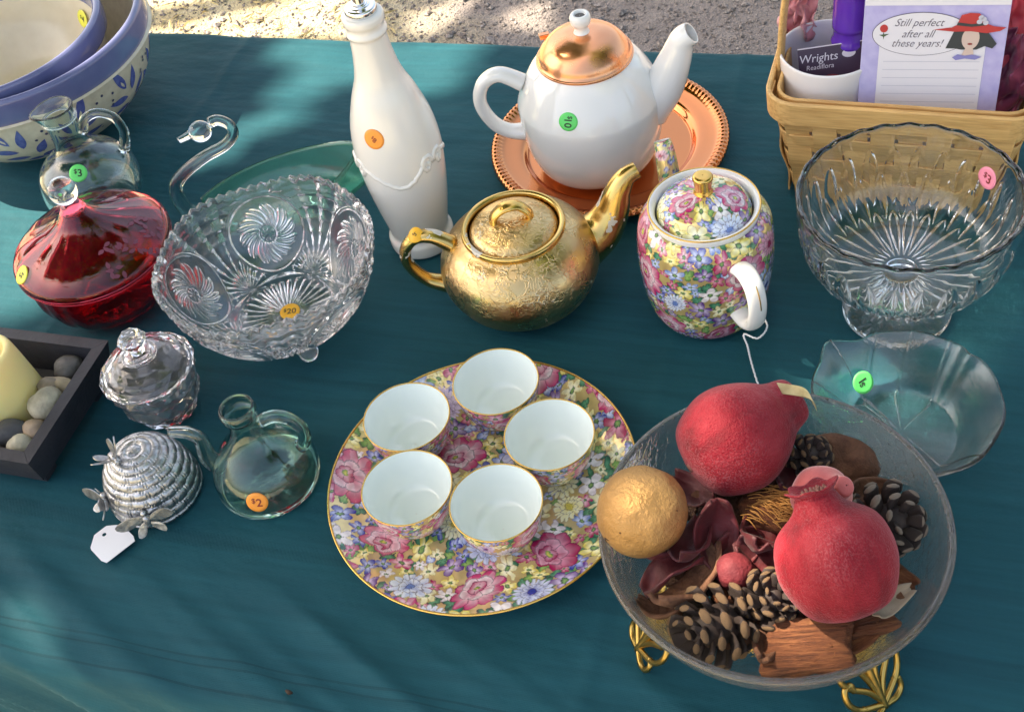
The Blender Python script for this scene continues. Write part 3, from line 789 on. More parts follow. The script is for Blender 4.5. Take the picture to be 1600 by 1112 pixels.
wsp = spline([wsd * .052 + [0, 0, .066], wsd * .068 + [0, 0, .088], wsd * .080 + [0, 0, .118], wsd * .0875 + [0, 0, .1400], wsd * .0960 + [0, 0, .1470]], 40)
qq = np.linspace(0, 1, len(wsp))
part('spout', pipe(wsp, np.interp(qq, [0, .35, .7, 1], [.0235, .0175, .0118, .0102]), np.interp(qq, [0, .35, .7, 1], [.021, .0155, .0100, .0088]), 32), MT['white_porcelain'], wt)
p_, n_, r_ = lathe_at(wo_, .098, math.radians(-118))
sticker(wt, p_, n_, (0, 0, 1), .0088, 'sticker_green', '$10', 1 / .055, 12, rot=-PI / 2)

# ------------------------------------------------------------------ oil bottle
ob = thing('oil_bottle', 'tall white ceramic oil bottle with metal pourer and raised scrolls', 'bottle', (-.0555, .842, T))
bo = [(.0265, 0), (.0290, .002), (.0292, .012), (.0262, .0165), (.0275, .026), (.0325, .055), (.0362, .085), (.0372, .110), (.0345, .135), (.0275, .160), (.0200, .180), (.0165, .198), (.0150, .214), (.0150, .2185)]
part('body', lathe(dense([(.0004, .001), (.024, .001)] + bo + [(.0163, .2195), (.0166, .2225), (.0152, .2240), (.0150, .2280), (.0166, .2300), (.0166, .2350), (.0150, .2370), (.0095, .2372)], 150), 96), simple('milky_ceramic', (.78, .75, .69), .2, coat=.5, coatr=.06, bump=(40, .05, .002)), ob)
for k in range(3):
    a0 = math.radians(-150 + 120 * k); sw = []
    for t in np.linspace(0, 1, 30):
        an = a0 + t * math.radians(92); z = .108 - .016 * math.sin(t * PI) + .004 * math.sin(t * 2 * PI); sw.append((an, z))
    def curl(an, z, sgn):
        return [(an + sgn * .20 * (1 - q) * math.cos(q * 9) * .9, z - .004 + .010 * (1 - q) * math.sin(q * 9)) for q in np.linspace(0, .85, 22)]
    for seq in (sw, curl(sw[0][0] - .05, sw[0][1], -1), curl(sw[-1][0] + .05, sw[-1][1], 1)):
        P3 = []
        for an, z in seq:
            pp, nn_, _ = lathe_at(bo, z, an); P3.append(pp - nn_ * .0008)
        part('raised_scroll', tube(np.array(P3), .0023, 10, flat=(1, 1)), MT['milky_ceramic'], ob)
pr = part('pourer_collar', lathe(dense([(.0125, .2368), (.0128, .2400), (.0118, .2425), (.0075, .2432), (.0060, .2450), (.0004, .2450)], 30), 48), MT['chrome'], ob)
part('pourer_spout', pipe(spline([(0, 0, .243), (-.0005, .001, .262), (-.002, .004, .282), (-.006, .010, .298)], 24), .0046, .0036, 20), MT['chrome'], pr)
p_, n_, r_ = lathe_at(bo, .140, math.radians(-118))
sticker(ob, p_, n_, (0, 0, 1), .0088, 'sticker_orange', '$8', 1 / .033, 6, rot=-.7, ink='ink_red', size=.6)

# ------------------------------------------------------------------ gold lustre teapot
gt = thing('gold_teapot', 'squat gold lustre teapot with crinkled surface and worn handle', 'teapot', (.0235, .7420, T))
go = [(.033, 0), (.0420, .002), (.0560, .014), (.0642, .030), (.0662, .042), (.0630, .056), (.0540, .068), (.0445, .0745), (.0415, .0765)]
part('body', lathe(dense([(.0004, .0015), (.030, .0015)] + go, 90), 160), MT['gold_lustre'], gt)
part('rim', lathe(dense([(.0420, .0755), (.0428, .0790), (.0418, .0815), (.0392, .0815), (.0375, .0790), (.0372, .070), (.0340, .069)], 40), 128), MT['gold_worn'], gt)
gl_ = part('lid', lathe(dense([(.0364, .0760), (.0355, .0785), (.0300, .0835), (.0180, .0880), (.0070, .0895), (.0004, .0897)], 50), 128), MT['gold_lustre'], gt)
kk = spline([(-.0150, .001, .0868), (-.0135, .001, .0925), (-.0070, 0, .0990), (0, 0, .1005), (.0070, 0, .0990), (.0135, -.001, .0925), (.0150, -.001, .0868)], 36)
part('loop_knob', tube(kk, [.0052, .0042, .0040, .0042, .0040, .0042, .0052], 14, flat=(1.5, .7)), MT['gold_trim'], gl_)
def hz(ang, pts):
    d = np.array([math.cos(ang), math.sin(ang), 0]); return spline([d * r + [0, 0, z] for r, z in pts], 44)
gh = hz(math.radians(172), [(.052, .068), (.066, .0790), (.080, .0800), (.0905, .0690), (.0915, .0520), (.080, .0330), (.062, .0240)])
gm = part('handle', tube(gh, [.0078, .0062, .0056, .0054, .0054, .0058, .0085], 16, flat=(1.1, .9)), MT['gold_worn'], gt)
gsp = hz(math.radians(9), [(.052, .034), (.072, .0440), (.084, .0600), (.0910, .0790), (.0990, .0905), (.1090, .0940)])
qq = np.linspace(0, 1, len(gsp))
part('spout', pipe(gsp, np.interp(qq, [0, .3, .6, .85, 1], [.0240, .0165, .0108, .0078, .0072]), np.interp(qq, [0, .3, .6, .85, 1], [.020, .0145, .0092, .0066, .0062]), 28), MT['gold_worn'], gt)
i0 = 13; pn = gh[i0]; tn = gh[i0 + 1] - gh[i0 - 1]; tn /= np.linalg.norm(tn)
nn_ = np.array([-.35, -.45, .85]); nn_ -= tn * (nn_ @ tn); nn_ /= np.linalg.norm(nn_)
sticker(gt, pn + nn_ * .0058, nn_, (0, 0, 1), .0066, 'sticker_amber', '$5', 1 / .008, 1 / .03, rot=.6, size=.6, lift=.0007)
# ------------------------------------------------------------------ glassware
def cut_shell(outer, thick, seg, n, depth, lipfn=None, lip=5, inner_fn=None, nin=None):
    """solid vessel whose outer face is cut by depth(TH, arc, r, z); lipfn(TH) lifts the rim"""
    o = dense(outer, n); L = np.concatenate([[0], np.cumsum(np.hypot(*np.diff(o, axis=0).T))])
    d = np.gradient(o, axis=0); l = np.hypot(d[:, 0], d[:, 1]) + 1e-9
    nr = np.stack([-d[:, 1] / l, d[:, 0] / l], 1)
    inn = (o + nr * thick)[::2]; inn[:, 0] = np.maximum(inn[:, 0], .0004)
    th = np.arange(seg) * 2 * PI / seg
    A = np.repeat(th[None], n, 0); Sg = np.repeat(L[:, None], seg, 1)
    D = depth(A, Sg, np.repeat(o[:, :1], seg, 1), np.repeat(o[:, 1:], seg, 1))
    R = o[:, :1] + nr[:, :1] * D; Z = o[:, 1:] + nr[:, 1:] * D
    c = (o[-1] + inn[-1]) / 2; rr = np.linalg.norm(o[-1] - c); t = d[-1] / l[-1]
    arcs = [c + (o[-1] - c) * math.cos(k / lip * PI) + t * rr * math.sin(k / lip * PI) for k in range(1, lip)]
    tail = np.array(arcs + inn[::-1].tolist() + [[0.0004, inn[0][1]]])
    Rt = np.repeat(tail[:, :1], seg, 1); Zt = np.repeat(tail[:, 1:], seg, 1)
    if inner_fn is not None: Rt, Zt = inner_fn(Rt, Zt, np.repeat(th[None], len(tail), 0))
    R = np.concatenate([R, Rt]); Z = np.concatenate([Z, Zt]); TH = np.repeat(th[None], len(R), 0)
    if lipfn is not None:
        zt = o[-1][1]; k = np.clip((Z - (zt - .012)) / .012, 0, 1); Z = Z + k * lipfn(TH)
    V = np.stack([R * np.cos(TH), R * np.sin(TH), Z], 2).reshape(-1, 3)
    m = len(R); i = np.arange(m - 1)[:, None]; j = np.arange(seg)[None]; j2 = (j + 1) % seg
    F = np.stack([i * seg + j, i * seg + j2, (i + 1) * seg + j2, (i + 1) * seg + j], 2).reshape(-1, 4)
    return V, F

def vcut(x, w): return np.clip(1 - np.abs(x) / w, 0, 1)

# cut crystal bowl
cb = thing('crystal_bowl', 'large cut crystal bowl with pinwheel medallions and sawtooth rim', 'bowl', (-.1805, .7680, T))
def cut_depth(TH, Sg, r, z):
    D = np.zeros_like(TH)
    nm = 5; s0 = .088
    ph = (TH * nm / (2 * PI) + .18) % 1.0 - .5
    a_ = ph * (2 * PI / nm) * .080; b_ = Sg - s0
    rr = np.hypot(a_, b_ * .98); an = np.arctan2(b_, a_)
    R0 = .0360
    D += .0024 * vcut(rr - R0, .0026)
    tw = an + 1.15 * (rr / R0) ** 1.0
    lobe = .0225 + .0065 * np.abs(np.sin(tw * 5.5))
    win = np.clip((rr - .0075) / .0015, 0, 1) * np.clip((lobe - rr) / .003, 0, 1)
    D += .0034 * win * np.abs(np.sin(tw * 11)) ** 1.0 * (.5 + .5 * np.abs(np.sin(tw * 5.5)))
    hub = np.clip((.0065 - rr) / .001, 0, 1); D += .0016 * hub * np.abs(np.sin(an * 4))
    out = rr > R0 + .002
    # fans between the medallions
    pb = (TH * nm / (2 * PI) + .68) % 1.0 - .5; a2 = pb * (2 * PI / nm) * .085
    an2 = np.arctan2(a2, Sg - .045); rr2 = np.hypot(a2, Sg - .045)
    D += out * (Sg > .040) * .0022 * np.abs(np.sin(an2 * 13)) ** 1.2
    D += out * .0012 * np.abs(np.sin(rr2 * 260)) ** 6 * (Sg > .05)
    # star on the base
    D += (Sg < .042) * (Sg > .006) * .0022 * np.abs(np.sin(TH * 16)) ** 2 * np.clip((.042 - Sg) / .004, 0, 1)
    D += (Sg < .046) * .0012 * vcut(Sg - .0435, .002)
    D += .0010 * vcut(Sg - .1265, .002)
    return D
def saw(TH):
    t = (TH * 62 / (2 * PI)) % 1.0
    return .0034 * (1 - np.abs(2 * t - 1)) ** .8 + .0026 * np.cos(5 * TH + 2 * PI * .18 - PI * 0) - .001
part('bowl', cut_shell([(.0004, .0125), (.030, .0130), (.050, .0175), (.068, .0300), (.0815, .0500), (.0895, .0700), (.0930, .0860)], .0052, 1240, 150, cut_depth, saw), MT['crystal'], cb)
for k in range(3):
    an = math.radians(-72 + 120 * k)
    v_, f_ = ico(1, 3); part('foot', (v_ * np.array([.0085, .0085, .0072]) + np.array([.047 * math.cos(an), .047 * math.sin(an), .0072]), f_), MT['crystal'], cb)
sticker(cb, (.003, -.002, .0183), (0, -.05, 1), (0, 1, 0), .0088, 'sticker_amber', '$20', 0, -3, rot=-.10, lift=.0004)

# small faceted sugar bowl
sb = thing('sugar_bowl', 'small clear faceted crystal bowl with lid and angular knob', 'sugar bowl', (-.2880, .7030, T))
def faceted(rows, seg, jog):
    V = []; F = []
    for i, (r, z) in enumerate(rows):
        for j in range(seg):
            t = 2 * PI * (j + .5 * (i % 2)) / seg; rj = r * (1 + jog * (1 if (i % 2) else -1))
            V.append((rj * math.cos(t), rj * math.sin(t), z))
    for i in range(len(rows) - 1):
        for j in range(seg):
            a_, b_ = i * seg + j, i * seg + (j + 1) % seg; c_, d_ = (i + 1) * seg + j, (i + 1) * seg + (j + 1) % seg
            if i % 2 == 0: F += [(a_, b_, c_), (b_, d_, c_)]
            else: F += [(a_, b_, d_), (a_, d_, c_)]
    F.append(tuple(range(seg))[::-1]); k = (len(rows) - 1) * seg; F.append(tuple(range(k, k + seg)))
    return np.array(V), F
def closed_facet(outer, inner, seg, jog):
    A = faceted(outer, seg, jog); B = faceted(inner, seg, 0)
    nA = len(A[0]); FA = A[1][:-1]; FB = [tuple(nA + i for i in q[::-1]) for q in B[1][:-1]]
    ka = nA - seg; kb = nA + len(B[0]) - seg
    off = 1 if (len(outer) % 2) != (len(inner) % 2) else 0
    R_ = [(ka + j, ka + (j + 1) % seg, kb + (j + 1) % seg, kb + j) for j in range(seg)]
    return np.concatenate([A[0], B[0]]), FA + FB + R_
part('bowl', closed_facet([(.0185, 0), (.0235, .002), (.0285, .010), (.0318, .020), (.0340, .030), (.0352, .040), (.0358, .048)], [(.014, .006), (.021, .009), (.026, .016), (.0295, .026), (.0312, .034), (.0322, .042), (.0328, .048)], 14, .050), MT['pale_crystal'], sb, smooth=False)
sl_ = part('lid', closed_facet([(.0375, .0485), (.0378, .0515), (.0350, .0555), (.0300, .0600), (.0240, .0635), (.0180, .0660), (.0125, .0672)], [(.0335, .0485), (.0335, .0500), (.0300, .0530), (.0255, .0565), (.0190, .0595), (.0120, .0612), (.0060, .0618)], 14, .045), MT['pale_crystal'], sb, smooth=False)
part('knob_collar', lathe(dense([(.0004, .0665), (.0135, .0668), (.0140, .0680), (.0120, .0692), (.0095, .0695), (.0080, .0705), (.0004, .0708)], 24), 48), MT['pale_crystal'], sl_)
part('knob', faceted([(.0060, .0708), (.0065, .0750), (.0108, .0815), (.0118, .0850), (.0085, .0895)], 8, .01), MT['pale_crystal'], sl_, smooth=False)

# ruby covered dish
rd = thing('ruby_dish', 'ruby red glass covered dish with cone lid and clear ball finial', 'covered dish', (-.3410, .8600, T)); rd.scale = (1.02, 1.02, 1.16)
part('bowl', shell([(.030, 0), (.040, .001), (.055, .010), (.0635, .026), (.0650, .0460)], .0038, 192, 50, lambda R, Z, TH: (R * (1 + .010 * np.cos(TH * 20)), Z), floor=.006), MT['ruby_glass'], rd)
lo = [(.0680, .0468), (.0695, .0505), (.0678, .0565), (.0590, .0635), (.0450, .0700), (.0300, .0755), (.0185, .0815), (.0115, .0890)]
lid_prof = dense(lo, 70)
ln = np.gradient(lid_prof, axis=0); ln /= np.linalg.norm(ln, axis=1)[:, None]
inn = lid_prof + np.stack([-ln[:, 1], ln[:, 0]], 1) * .0034
prof = inn.tolist()[::-1]; prof = [[.0004, prof[0][1]]] + prof + lid_prof.tolist() + [[.0092, .0920], [.0080, .0950], [.0004, .0955]]
rl = part('lid', lathe(prof, 192, lambda R, Z, TH: (R, Z - .0004 * np.abs(np.sin(TH * 10)) * np.clip((R - .012) / .02, 0, 1) * np.clip((.066 - R) / .006, 0, 1))), MT['ruby_glass'], rd)
v_, f_ = ico(1, 4); part('ball_finial', (v_ * np.array([.0118, .0118, .0112]) + np.array([0, 0, .1063]), f_), MT['clear_glass'], rl)
simple('etched_bloom', (.16, .035, .065), .5)
def petal(L, W, n=6):
    V = [(0, 0, 0)]; 
    for t in np.linspace(.12, .95, n): V.append((L * t, W * math.sin(PI * t ** .8), 0))
    V.append((L, 0, 0))
    for t in np.linspace(.95, .12, n): V.append((L * t, -W * math.sin(PI * t ** .8), 0))
    V = np.array(V); return np.concatenate([V, [[L * .5, 0, 0]]]), [(len(V), i, (i + 1) % len(V)) for i in range(len(V))]
def on_lathe_patch(VF, outer, z0, th0, rot=0, lift=.00035):
    o = spline(outer, 200); L = np.concatenate([[0], np.cumsum(np.hypot(*np.diff(o, axis=0).T))])
    s0 = np.interp(z0, o[:, 1], L); P = np.asarray(VF[0]); c, s_ = math.cos(rot), math.sin(rot)
    A = P[:, 0] * c - P[:, 1] * s_; B = P[:, 0] * s_ + P[:, 1] * c
    q = np.clip(s0 + B, 0, L[-1]); r = np.interp(q, L, o[:, 0]); z = np.interp(q, L, o[:, 1])
    dr = np.interp(np.clip(q + 5e-4, 0, L[-1]), L, o[:, 0]) - np.interp(np.clip(q - 5e-4, 0, L[-1]), L, o[:, 0])
    dz = np.interp(np.clip(q + 5e-4, 0, L[-1]), L, o[:, 1]) - np.interp(np.clip(q - 5e-4, 0, L[-1]), L, o[:, 1])
    l = np.hypot(dr, dz) + 1e-12; r2_ = r + lift * dz / l; z = z - lift * dr / l
    t = th0 + A / np.maximum(r, .004)
    return np.stack([r2_ * np.cos(t), r2_ * np.sin(t), z], 1), VF[1]
for (th_, z_, k) in ((-40, .066, 0), (-15, .062, 1), (-62, .061, 2), (-30, .057, 3), (-5, .068, 4), (-52, .070, 5)):
    VFs = [on_lathe_patch(xf(petal(.0070, .0018), (.0045 * math.cos(a_ * 2.1), .0050 * math.sin(a_ * 1.3 + k), 0), rot=(0, 0, a_ * 1.4)), lo, z_, math.radians(th_), k * .7) for a_ in np.arange(6) * 1.1]
    part('etched_flower', join(*VFs), MT['etched_bloom'], rl, smooth=False)
p_, n_, r_ = lathe_at(lo, .0610, math.radians(-150)); sticker(rl, p_, n_, (0, 0, 1), .0080, 'sticker_yellow', '$5', 1 / .07, 3, rot=-PI / 2 - .2, ink='ink_black', size=.8)

# little jug and the two-armed cruet
jg = thing('glass_jug', 'small pale glass jug with round handle beside the blue bowl', 'jug', (-.3640, .9950, T))
jo = [(.022, 0), (.034, .002), (.0455, .018), (.0485, .034), (.0440, .052), (.0300, .066), (.0190, .074), (.0150, .084), (.0145, .100), (.0158, .112), (.0180, .1195)]
def lipfn(R, Z, TH):
    k = np.clip((Z - .105) / .014, 0, 1); w = np.clip(np.cos(TH - math.radians(205)), 0, 1) ** 6
    return R + k * w * .0055, Z + k * w * .001
part('body', shell(jo, .0022, 128, 80, lipfn, floor=.004), MT['green_tint_glass'], jg)
part('neck_ring', ring(.0162, .1080, .0012, 64), MT['green_tint_glass'], jg)
jd = np.array([math.cos(math.radians(2)), math.sin(math.radians(2)), 0])
part('handle', tube(spline([jd * .0145 + [0, 0, .088], jd * .022 + [0, 0, .1010], jd * .036 + [0, 0, .1040], jd * .048 + [0, 0, .0940], jd * .050 + [0, 0, .0760], jd * .0425 + [0, 0, .0575]], 36), [.0048, .0046, .0044, .0044, .0046, .0056], 14), MT['green_tint_glass'], jg)
p_, n_, r_ = lathe_at(jo, .0655, math.radians(-84)); sticker(jg, p_, n_, (0, 0, 1), .0085, 'sticker_green', '$3', 1 / .045, 14, rot=-.2)

cu_ = thing('glass_cruet', 'aqua glass cruet with curved spout arm and short handle', 'cruet', (-.2035, .6040, T)); cu_.scale = (.96, .96, 1.0)
uo = [(.034, 0), (.0405, .0020), (.0425, .0100), (.0415, .0200), (.0370, .0310), (.0290, .0420), (.0200, .0520), (.0140, .0610), (.0115, .0690), (.0112, .0760), (.0138, .0790), (.0146, .0840), (.0136, .0880)]
part('body', shell(uo, .0022, 128, 80, floor=.008), MT['aqua_glass'], cu_)
def arm(ang, pts): 
    d = np.array([math.cos(ang), math.sin(ang), 0]); return spline([d * r + [0, 0, z] for r, z in pts], 36)
sp1 = arm(math.radians(172), [(.0330, .022), (.0400, .034), (.0395, .048), (.0395, .059), (.0470, .067), (.0600, .070)])
qq = np.linspace(0, 1, len(sp1))
part('spout', pipe(sp1, np.interp(qq, [0, .4, 1], [.0085, .0062, .0042]), np.interp(qq, [0, .4, 1], [.0070, .0046, .0028]), 20), MT['green_tint_glass'], cu_)
part('handle', tube(arm(math.radians(-4), [(.0125, .0690), (.0240, .0720), (.0350, .0660), (.0410, .0530), (.0385, .0380), (.0335, .0335)]), [.0050, .0050, .0050, .0050, .0052, .006], 16), MT['aqua_glass'], cu_)
p_, n_, r_ = lathe_at(uo, .0235, math.radians(-97)); sticker(cu_, p_, n_, (0, 0, 1), .0085, 'sticker_orange', '$2', 1 / .042, 10, rot=-.1, ink='ink_red')

# swan dish
sw = thing('glass_swan', 'swan shaped glass dish, clear neck and emerald green body', 'swan dish', (-.185, .912, T))
def swan_body():
    nu, nv = 60, 34; U = np.linspace(0, 1, nu); V_ = []
    def section(u, off):
        x = -.070 + .156 * u
        hw = (.046 * (math.sin(PI * min(u * .96 + .03, 1)) ** .55)) * (1 if u < .6 else 1 - .15 * (u - .6)) + .001
        rimz = .026 + .004 * u + .024 * u ** 3; bot = .002 + .030 * max(0, u - .62) ** 1.6 * 2 + .010 * max(0, .12 - u) * 4
        pts = []
        for v in np.linspace(-1, 1, nv):
            y = hw * math.copysign(abs(math.sin(v * PI / 2)) ** .85, v); k = abs(v) ** 2.4
            pts.append((x, y * (1 - off / max(hw, .004) * .7 if hw > .004 else .3), bot + off + (rimz - bot - off * (1 - abs(v) ** 8)) * k))
        return pts
    A = np.array([section(u, 0) for u in U]); B = np.array([section(u, .0032) for u in U])
    V = np.concatenate([A.reshape(-1, 3), B.reshape(-1, 3)]); F = []; k = nu * nv
    for i in range(nu - 1):
        for j in range(nv - 1):
            F.append((i * nv + j, i * nv + j + 1, (i + 1) * nv + j + 1, (i + 1) * nv + j))
            F.append((k + i * nv + j, k + (i + 1) * nv + j, k + (i + 1) * nv + j + 1, k + i * nv + j + 1))
        for j in (0, nv - 1):
            q = (i * nv + j, (i + 1) * nv + j, k + (i + 1) * nv + j, k + i * nv + j)
            F.append(q if j == 0 else q[::-1])
    for i in (0, nu - 1):
        for j in range(nv - 1):
            q = (i * nv + j, k + i * nv + j, k + i * nv + j + 1, i * nv + j + 1); F.append(q if i == 0 else q[::-1])
    return V, F
part('dish', xf(swan_body(), (0, .011, 0)), MT['emerald_glass'], sw)
nk = spline([(-0.062, 0.012, 0.008), (-0.0802, 0.012, 0.0229), (-0.0859, 0.012, 0.0381), (-0.0834, 0.012, 0.0569), (-0.0697, 0.012, 0.0698), (-0.048, 0.012, 0.081), (-0.0278, 0.012, 0.0879), (-0.0163, 0.012, 0.0979), (-0.0163, 0.012, 0.1086), (-0.0245, 0.012, 0.1158), (-0.0318, 0.012, 0.115)], 66)
part('neck', tube(nk, [.0095, .0076, .0068, .0062, .0059, .0056, .0053, .0050, .0048, .0048, .0050], 20), MT['clear_glass'], sw)
v_, f_ = ico(1, 3); hdp = part('head', (v_ * np.array([.0105, .0098, .0098]) + np.array([-0.0424, .0105, 0.1093]), f_), MT['clear_glass'], sw)
part('beak', tube(spline([(-0.0515, .0085, 0.1098), (-0.0568, .0065, 0.1093), (-0.0621, .0040, 0.1093)], 12), [.0050, .0040, .0034], 14, flat=(1.2, .6)), MT['clear_glass'], hdp)

# pressed glass compote
cm = thing('glass_compote', 'large clear pressed glass compote on a round foot', 'compote', (.3065, .6350, T))
def comp_depth(TH, Sg, r, z):
    D = np.zeros_like(TH); n = 26
    ph = (TH * n / (2 * PI)) % 1 - .5; ph2 = (TH * n / (2 * PI) + .5) % 1 - .5
    w1 = np.clip(1 - ((Sg - .090) / .025) ** 2, 0, 1); D += .0019 * np.clip(1 - (np.abs(ph) / (.40 * w1 ** .5 + 1e-4)) ** 2, 0, 1) * (w1 > 0)
    w2 = np.clip(1 - ((Sg - .072) / .020) ** 2, 0, 1); D += .0018 * np.clip(1 - (np.abs(ph2) / (.30 * w2 ** .5 + 1e-4)) ** 2, 0, 1) * (w2 > 0)
    w3 = np.clip(1 - ((Sg - .036) / .022) ** 2, 0, 1); D += .0026 * np.clip(1 - (np.abs(ph) / (.42 * w3 ** .5 + 1e-4)) ** 2, 0, 1) * (w3 > 0)
    return D
part('bowl', cut_shell([(.0004, .0430), (.016, .0435), (.044, .0460), (.0630, .0535), (.0735, .0670), (.0780, .0850), (.0802, .1060), (.0812, .1200)], .0048, 960, 130, comp_depth, lambda TH: .0007 * np.cos(TH * 26)), MT['clear_glass'], cm)
def foot_fn(R, Z, TH):
    k = np.clip((R - .014) / .006, 0, 1) * np.clip((.034 - R) / .010, 0, 1)
    return R, Z - (Z > .004) * k * .0016 * np.abs(np.sin(TH * 12)) ** 2
part('foot', lathe(dense([(.0004, .0), (.038, 0), (.0410, .0012), (.0410, .0035), (.0360, .0060), (.0240, .0105), (.0140, .0180), (.0108, .0290), (.0130, .0415), (.0004, .0427)], 80), 288, foot_fn), MT['clear_glass'], cm)
p_ = np.array([.0600, .0390, .0950]); n_ = -np.array([.78, .52, .20]); r_ = .078
p_ = np.array([.0735 * math.cos(.30), .0735 * math.sin(.30), .0980]); n_ = -np.array([math.cos(.30), math.sin(.30), -.18])
sticker(cm, p_, n_, (0, 0, 1), .0088, 'sticker_pink', '$3', -1 / .075, 0, rot=0, ink='ink_red', lift=.0008)

# leaf dish
lf_ = thing('leaf_dish', 'clear textured glass leaf shaped dish beside the potpourri bowl', 'dish', (.2640, .5160, T))
def leaf_fn(R, Z, TH):
    a_ = (np.degrees(TH) + 180) % 360 - 180
    def g(c, w): return np.exp(-(((a_ - c + 180) % 360 - 180) / w) ** 2)
    k = np.clip(R / .066, 0, 1) ** 2
    f = 1 + k * (.11 * g(120, 9) + .03 * g(145, 14) - .045 * g(24, 5) + .02 * g(34, 7) + .05 * g(-95, 40) - .03 * g(100, 6) - .03 * g(180, 40) + .006 * np.sin(np.radians(a_) * 9))
    Z = Z + k * .004 * (g(120, 12) + .5 * g(24, 7)) + k * .0008 * np.sin(np.radians(a_) * 7)
    R = R * f
    X, Y = R * np.cos(TH), R * np.sin(TH); ca, sa_ = math.cos(math.radians(118)), math.sin(math.radians(118))
    al = X * ca + Y * sa_; ac = -X * sa_ + Y * ca
    v = vcut(ac + .004 * np.sin(al * 40), .0011)
    for s0, sg in ((.035, 1), (.035, -1), (.010, 1), (.010, -1), (-.018, 1), (-.018, -1)):
        v = np.maximum(v, .8 * vcut((al - s0) + sg * ac * -.75 + 4 * ac * ac, .0010) * (sg * ac > 0))
    return R, Z + .0013 * v
part('dish', shell([(.034, 0), (.0395, .0010), (.0455, .0080), (.0530, .0210), (.0605, .0330), (.0655, .0390)], .0028, 560, 90, leaf_fn, floor=.0036), MT['textured_glass'], lf_)
part('floor_texture', lathe([(.0004, .0052), (.02, .0052), (.034, .0056)], 48), MT['textured_glass'], lf_) if False else None
p_ = (-.0150, .0400, .0185)
sticker(lf_, p_, (.25, -.72, .65), (0, 0, 1), .0085, 'sticker_green', '$1', 0, 0, rot=PI / 2 + .1, lift=.0010)
# ------------------------------------------------------------------ nested mixing bowls
mb = thing('mixing_bowl', 'large cream mixing bowl with blue rim and painted blue sprigs', 'bowl', (-.4300, 1.1660, T))
mo = [(.046, 0), (.062, .002), (.092, .017), (.116, .040), (.1290, .066), (.1330, .088), (.1335, .0905)]
part('body', shell([*mo], .007, 160, 60, floor=.008), MT['speckled_cream'], mb)
part('blue_rim', lathe(dense([(.1270, .0900), (.1345, .0900), (.1378, .0930), (.1385, .1120), (.1372, .1165), (.1345, .1180), (.1310, .1165), (.1290, .1100), (.1270, .0900)], 50), 160), MT['bowl_blue'], mb)
def sprig(th, z, s, flip, k):
    VFs = []
    for i, (dx, dy, a_, L) in enumerate(((0, .004, 90, .020), (-.002, -.004, 138, .0165), (.003, -.003, 52, .0165), (-.003, -.013, 152, .0150), (.004, -.013, 30, .0150), (0, -.020, 170, .0110), (0, -.020, 8, .0110))):
        VFs.append(on_lathe_patch(xf(petal(L * s, .0028 * s), (dx * s, dy * s, 0), (0, 0, math.radians(a_))), mo, z, th, flip))
    return join(*VFs)
rg_ = random.Random(3)
for k in range(12):
    th_ = math.radians(30 * k - 122)
    part('painted_sprig', sprig(th_, .056, 1.75, (.45 if k % 2 else -.35), k), MT['sprig_blue'], mb, smooth=False)
    dots = []
    for q in range(9):
        dots.append(on_lathe_patch(disc(.0016, 1, 8), mo, .028 + rg_.random() * .050, th_ + math.radians(15 + rg_.uniform(-5, 5)), 0, .0006))
    part('painted_dots', join(*dots), MT['sprig_dark'], mb, smooth=False)
nb_ = thing('nested_bowl', 'smaller cream bowl with blue rim nested inside the mixing bowl', 'bowl', (-.4470, 1.1545, T + .0160)); nb_.scale = (.97, .97, 1.0)
no = [(.036, 0), (.052, .002), (.082, .022), (.104, .050), (.1135, .080), (.1150, .0985)]
part('body', shell(no, .006, 160, 60, floor=.007), MT['cream_ceramic'], nb_)
part('blue_rim', lathe(dense([(.1080, .0800), (.1088, .0980), (.1100, .1040), (.1140, .1075), (.1185, .1065), (.1195, .1030), (.1185, .0850), (.1160, .0820)], 50), 160), MT['bowl_blue'], nb_)
an = math.radians(38)
sticker(nb_, (.1025 * math.cos(an), .1025 * math.sin(an), .0660), (-math.cos(an), -math.sin(an), .35), (0, 0, 1), .0095, 'sticker_yellow', '$4', -8, 0, size=.8, lift=.002)

# ------------------------------------------------------------------ candle tray
ctA = math.atan2(-.104, -.049)
ct = thing('candle_tray', 'square black wooden tray holding a candle and pebbles', 'tray', (-.4105, .7185, T), ctA + PI / 2)
def tray_side(L0, L1, hh, th_):
    # flared, mitred side board standing on the tray's south edge
    g_ = .00015; yo0, yi0, yo1, yi1 = -.0565, -.0475, -.0645, -.0540
    V = [(-yo0 * -1 + g_, yo0, 0), (-yo0 - g_, yo0, 0), (-yi0 - g_, yi0, 0), (yi0 + g_, yi0, 0), (yo1 + g_, yo1, hh), (-yo1 - g_, yo1, hh), (-yi1 - g_, yi1, hh), (yi1 + g_, yi1, hh)]
    return np.array(V), [(3, 2, 1, 0), (4, 5, 6, 7), (0, 1, 5, 4), (1, 2, 6, 5), (2, 3, 7, 6), (3, 0, 4, 7)]
part('floor_board', box(.0945, .0945, .006, .001, (0, 0, .016)), MT['black_wood'], ct, smooth=False)
for k in range(4):
    part('side_board', xf(xf(tray_side(.1155, .132, .034, .009), (0, 0, .0125)), rot=(0, 0, k * PI / 2)), MT['black_wood'], ct, smooth=False)
for sx in (-1, 1):
    for sy in (-1, 1): part('foot', box(.016, .016, .0125, .001, (sx * .042, sy * .042, .00625)), MT['black_wood'], ct, smooth=False)
cn = thing('pillar_candle', 'pale yellow pillar candle with hollowed top in the black tray', 'candle', (-.4200, .7270, T + .0192))
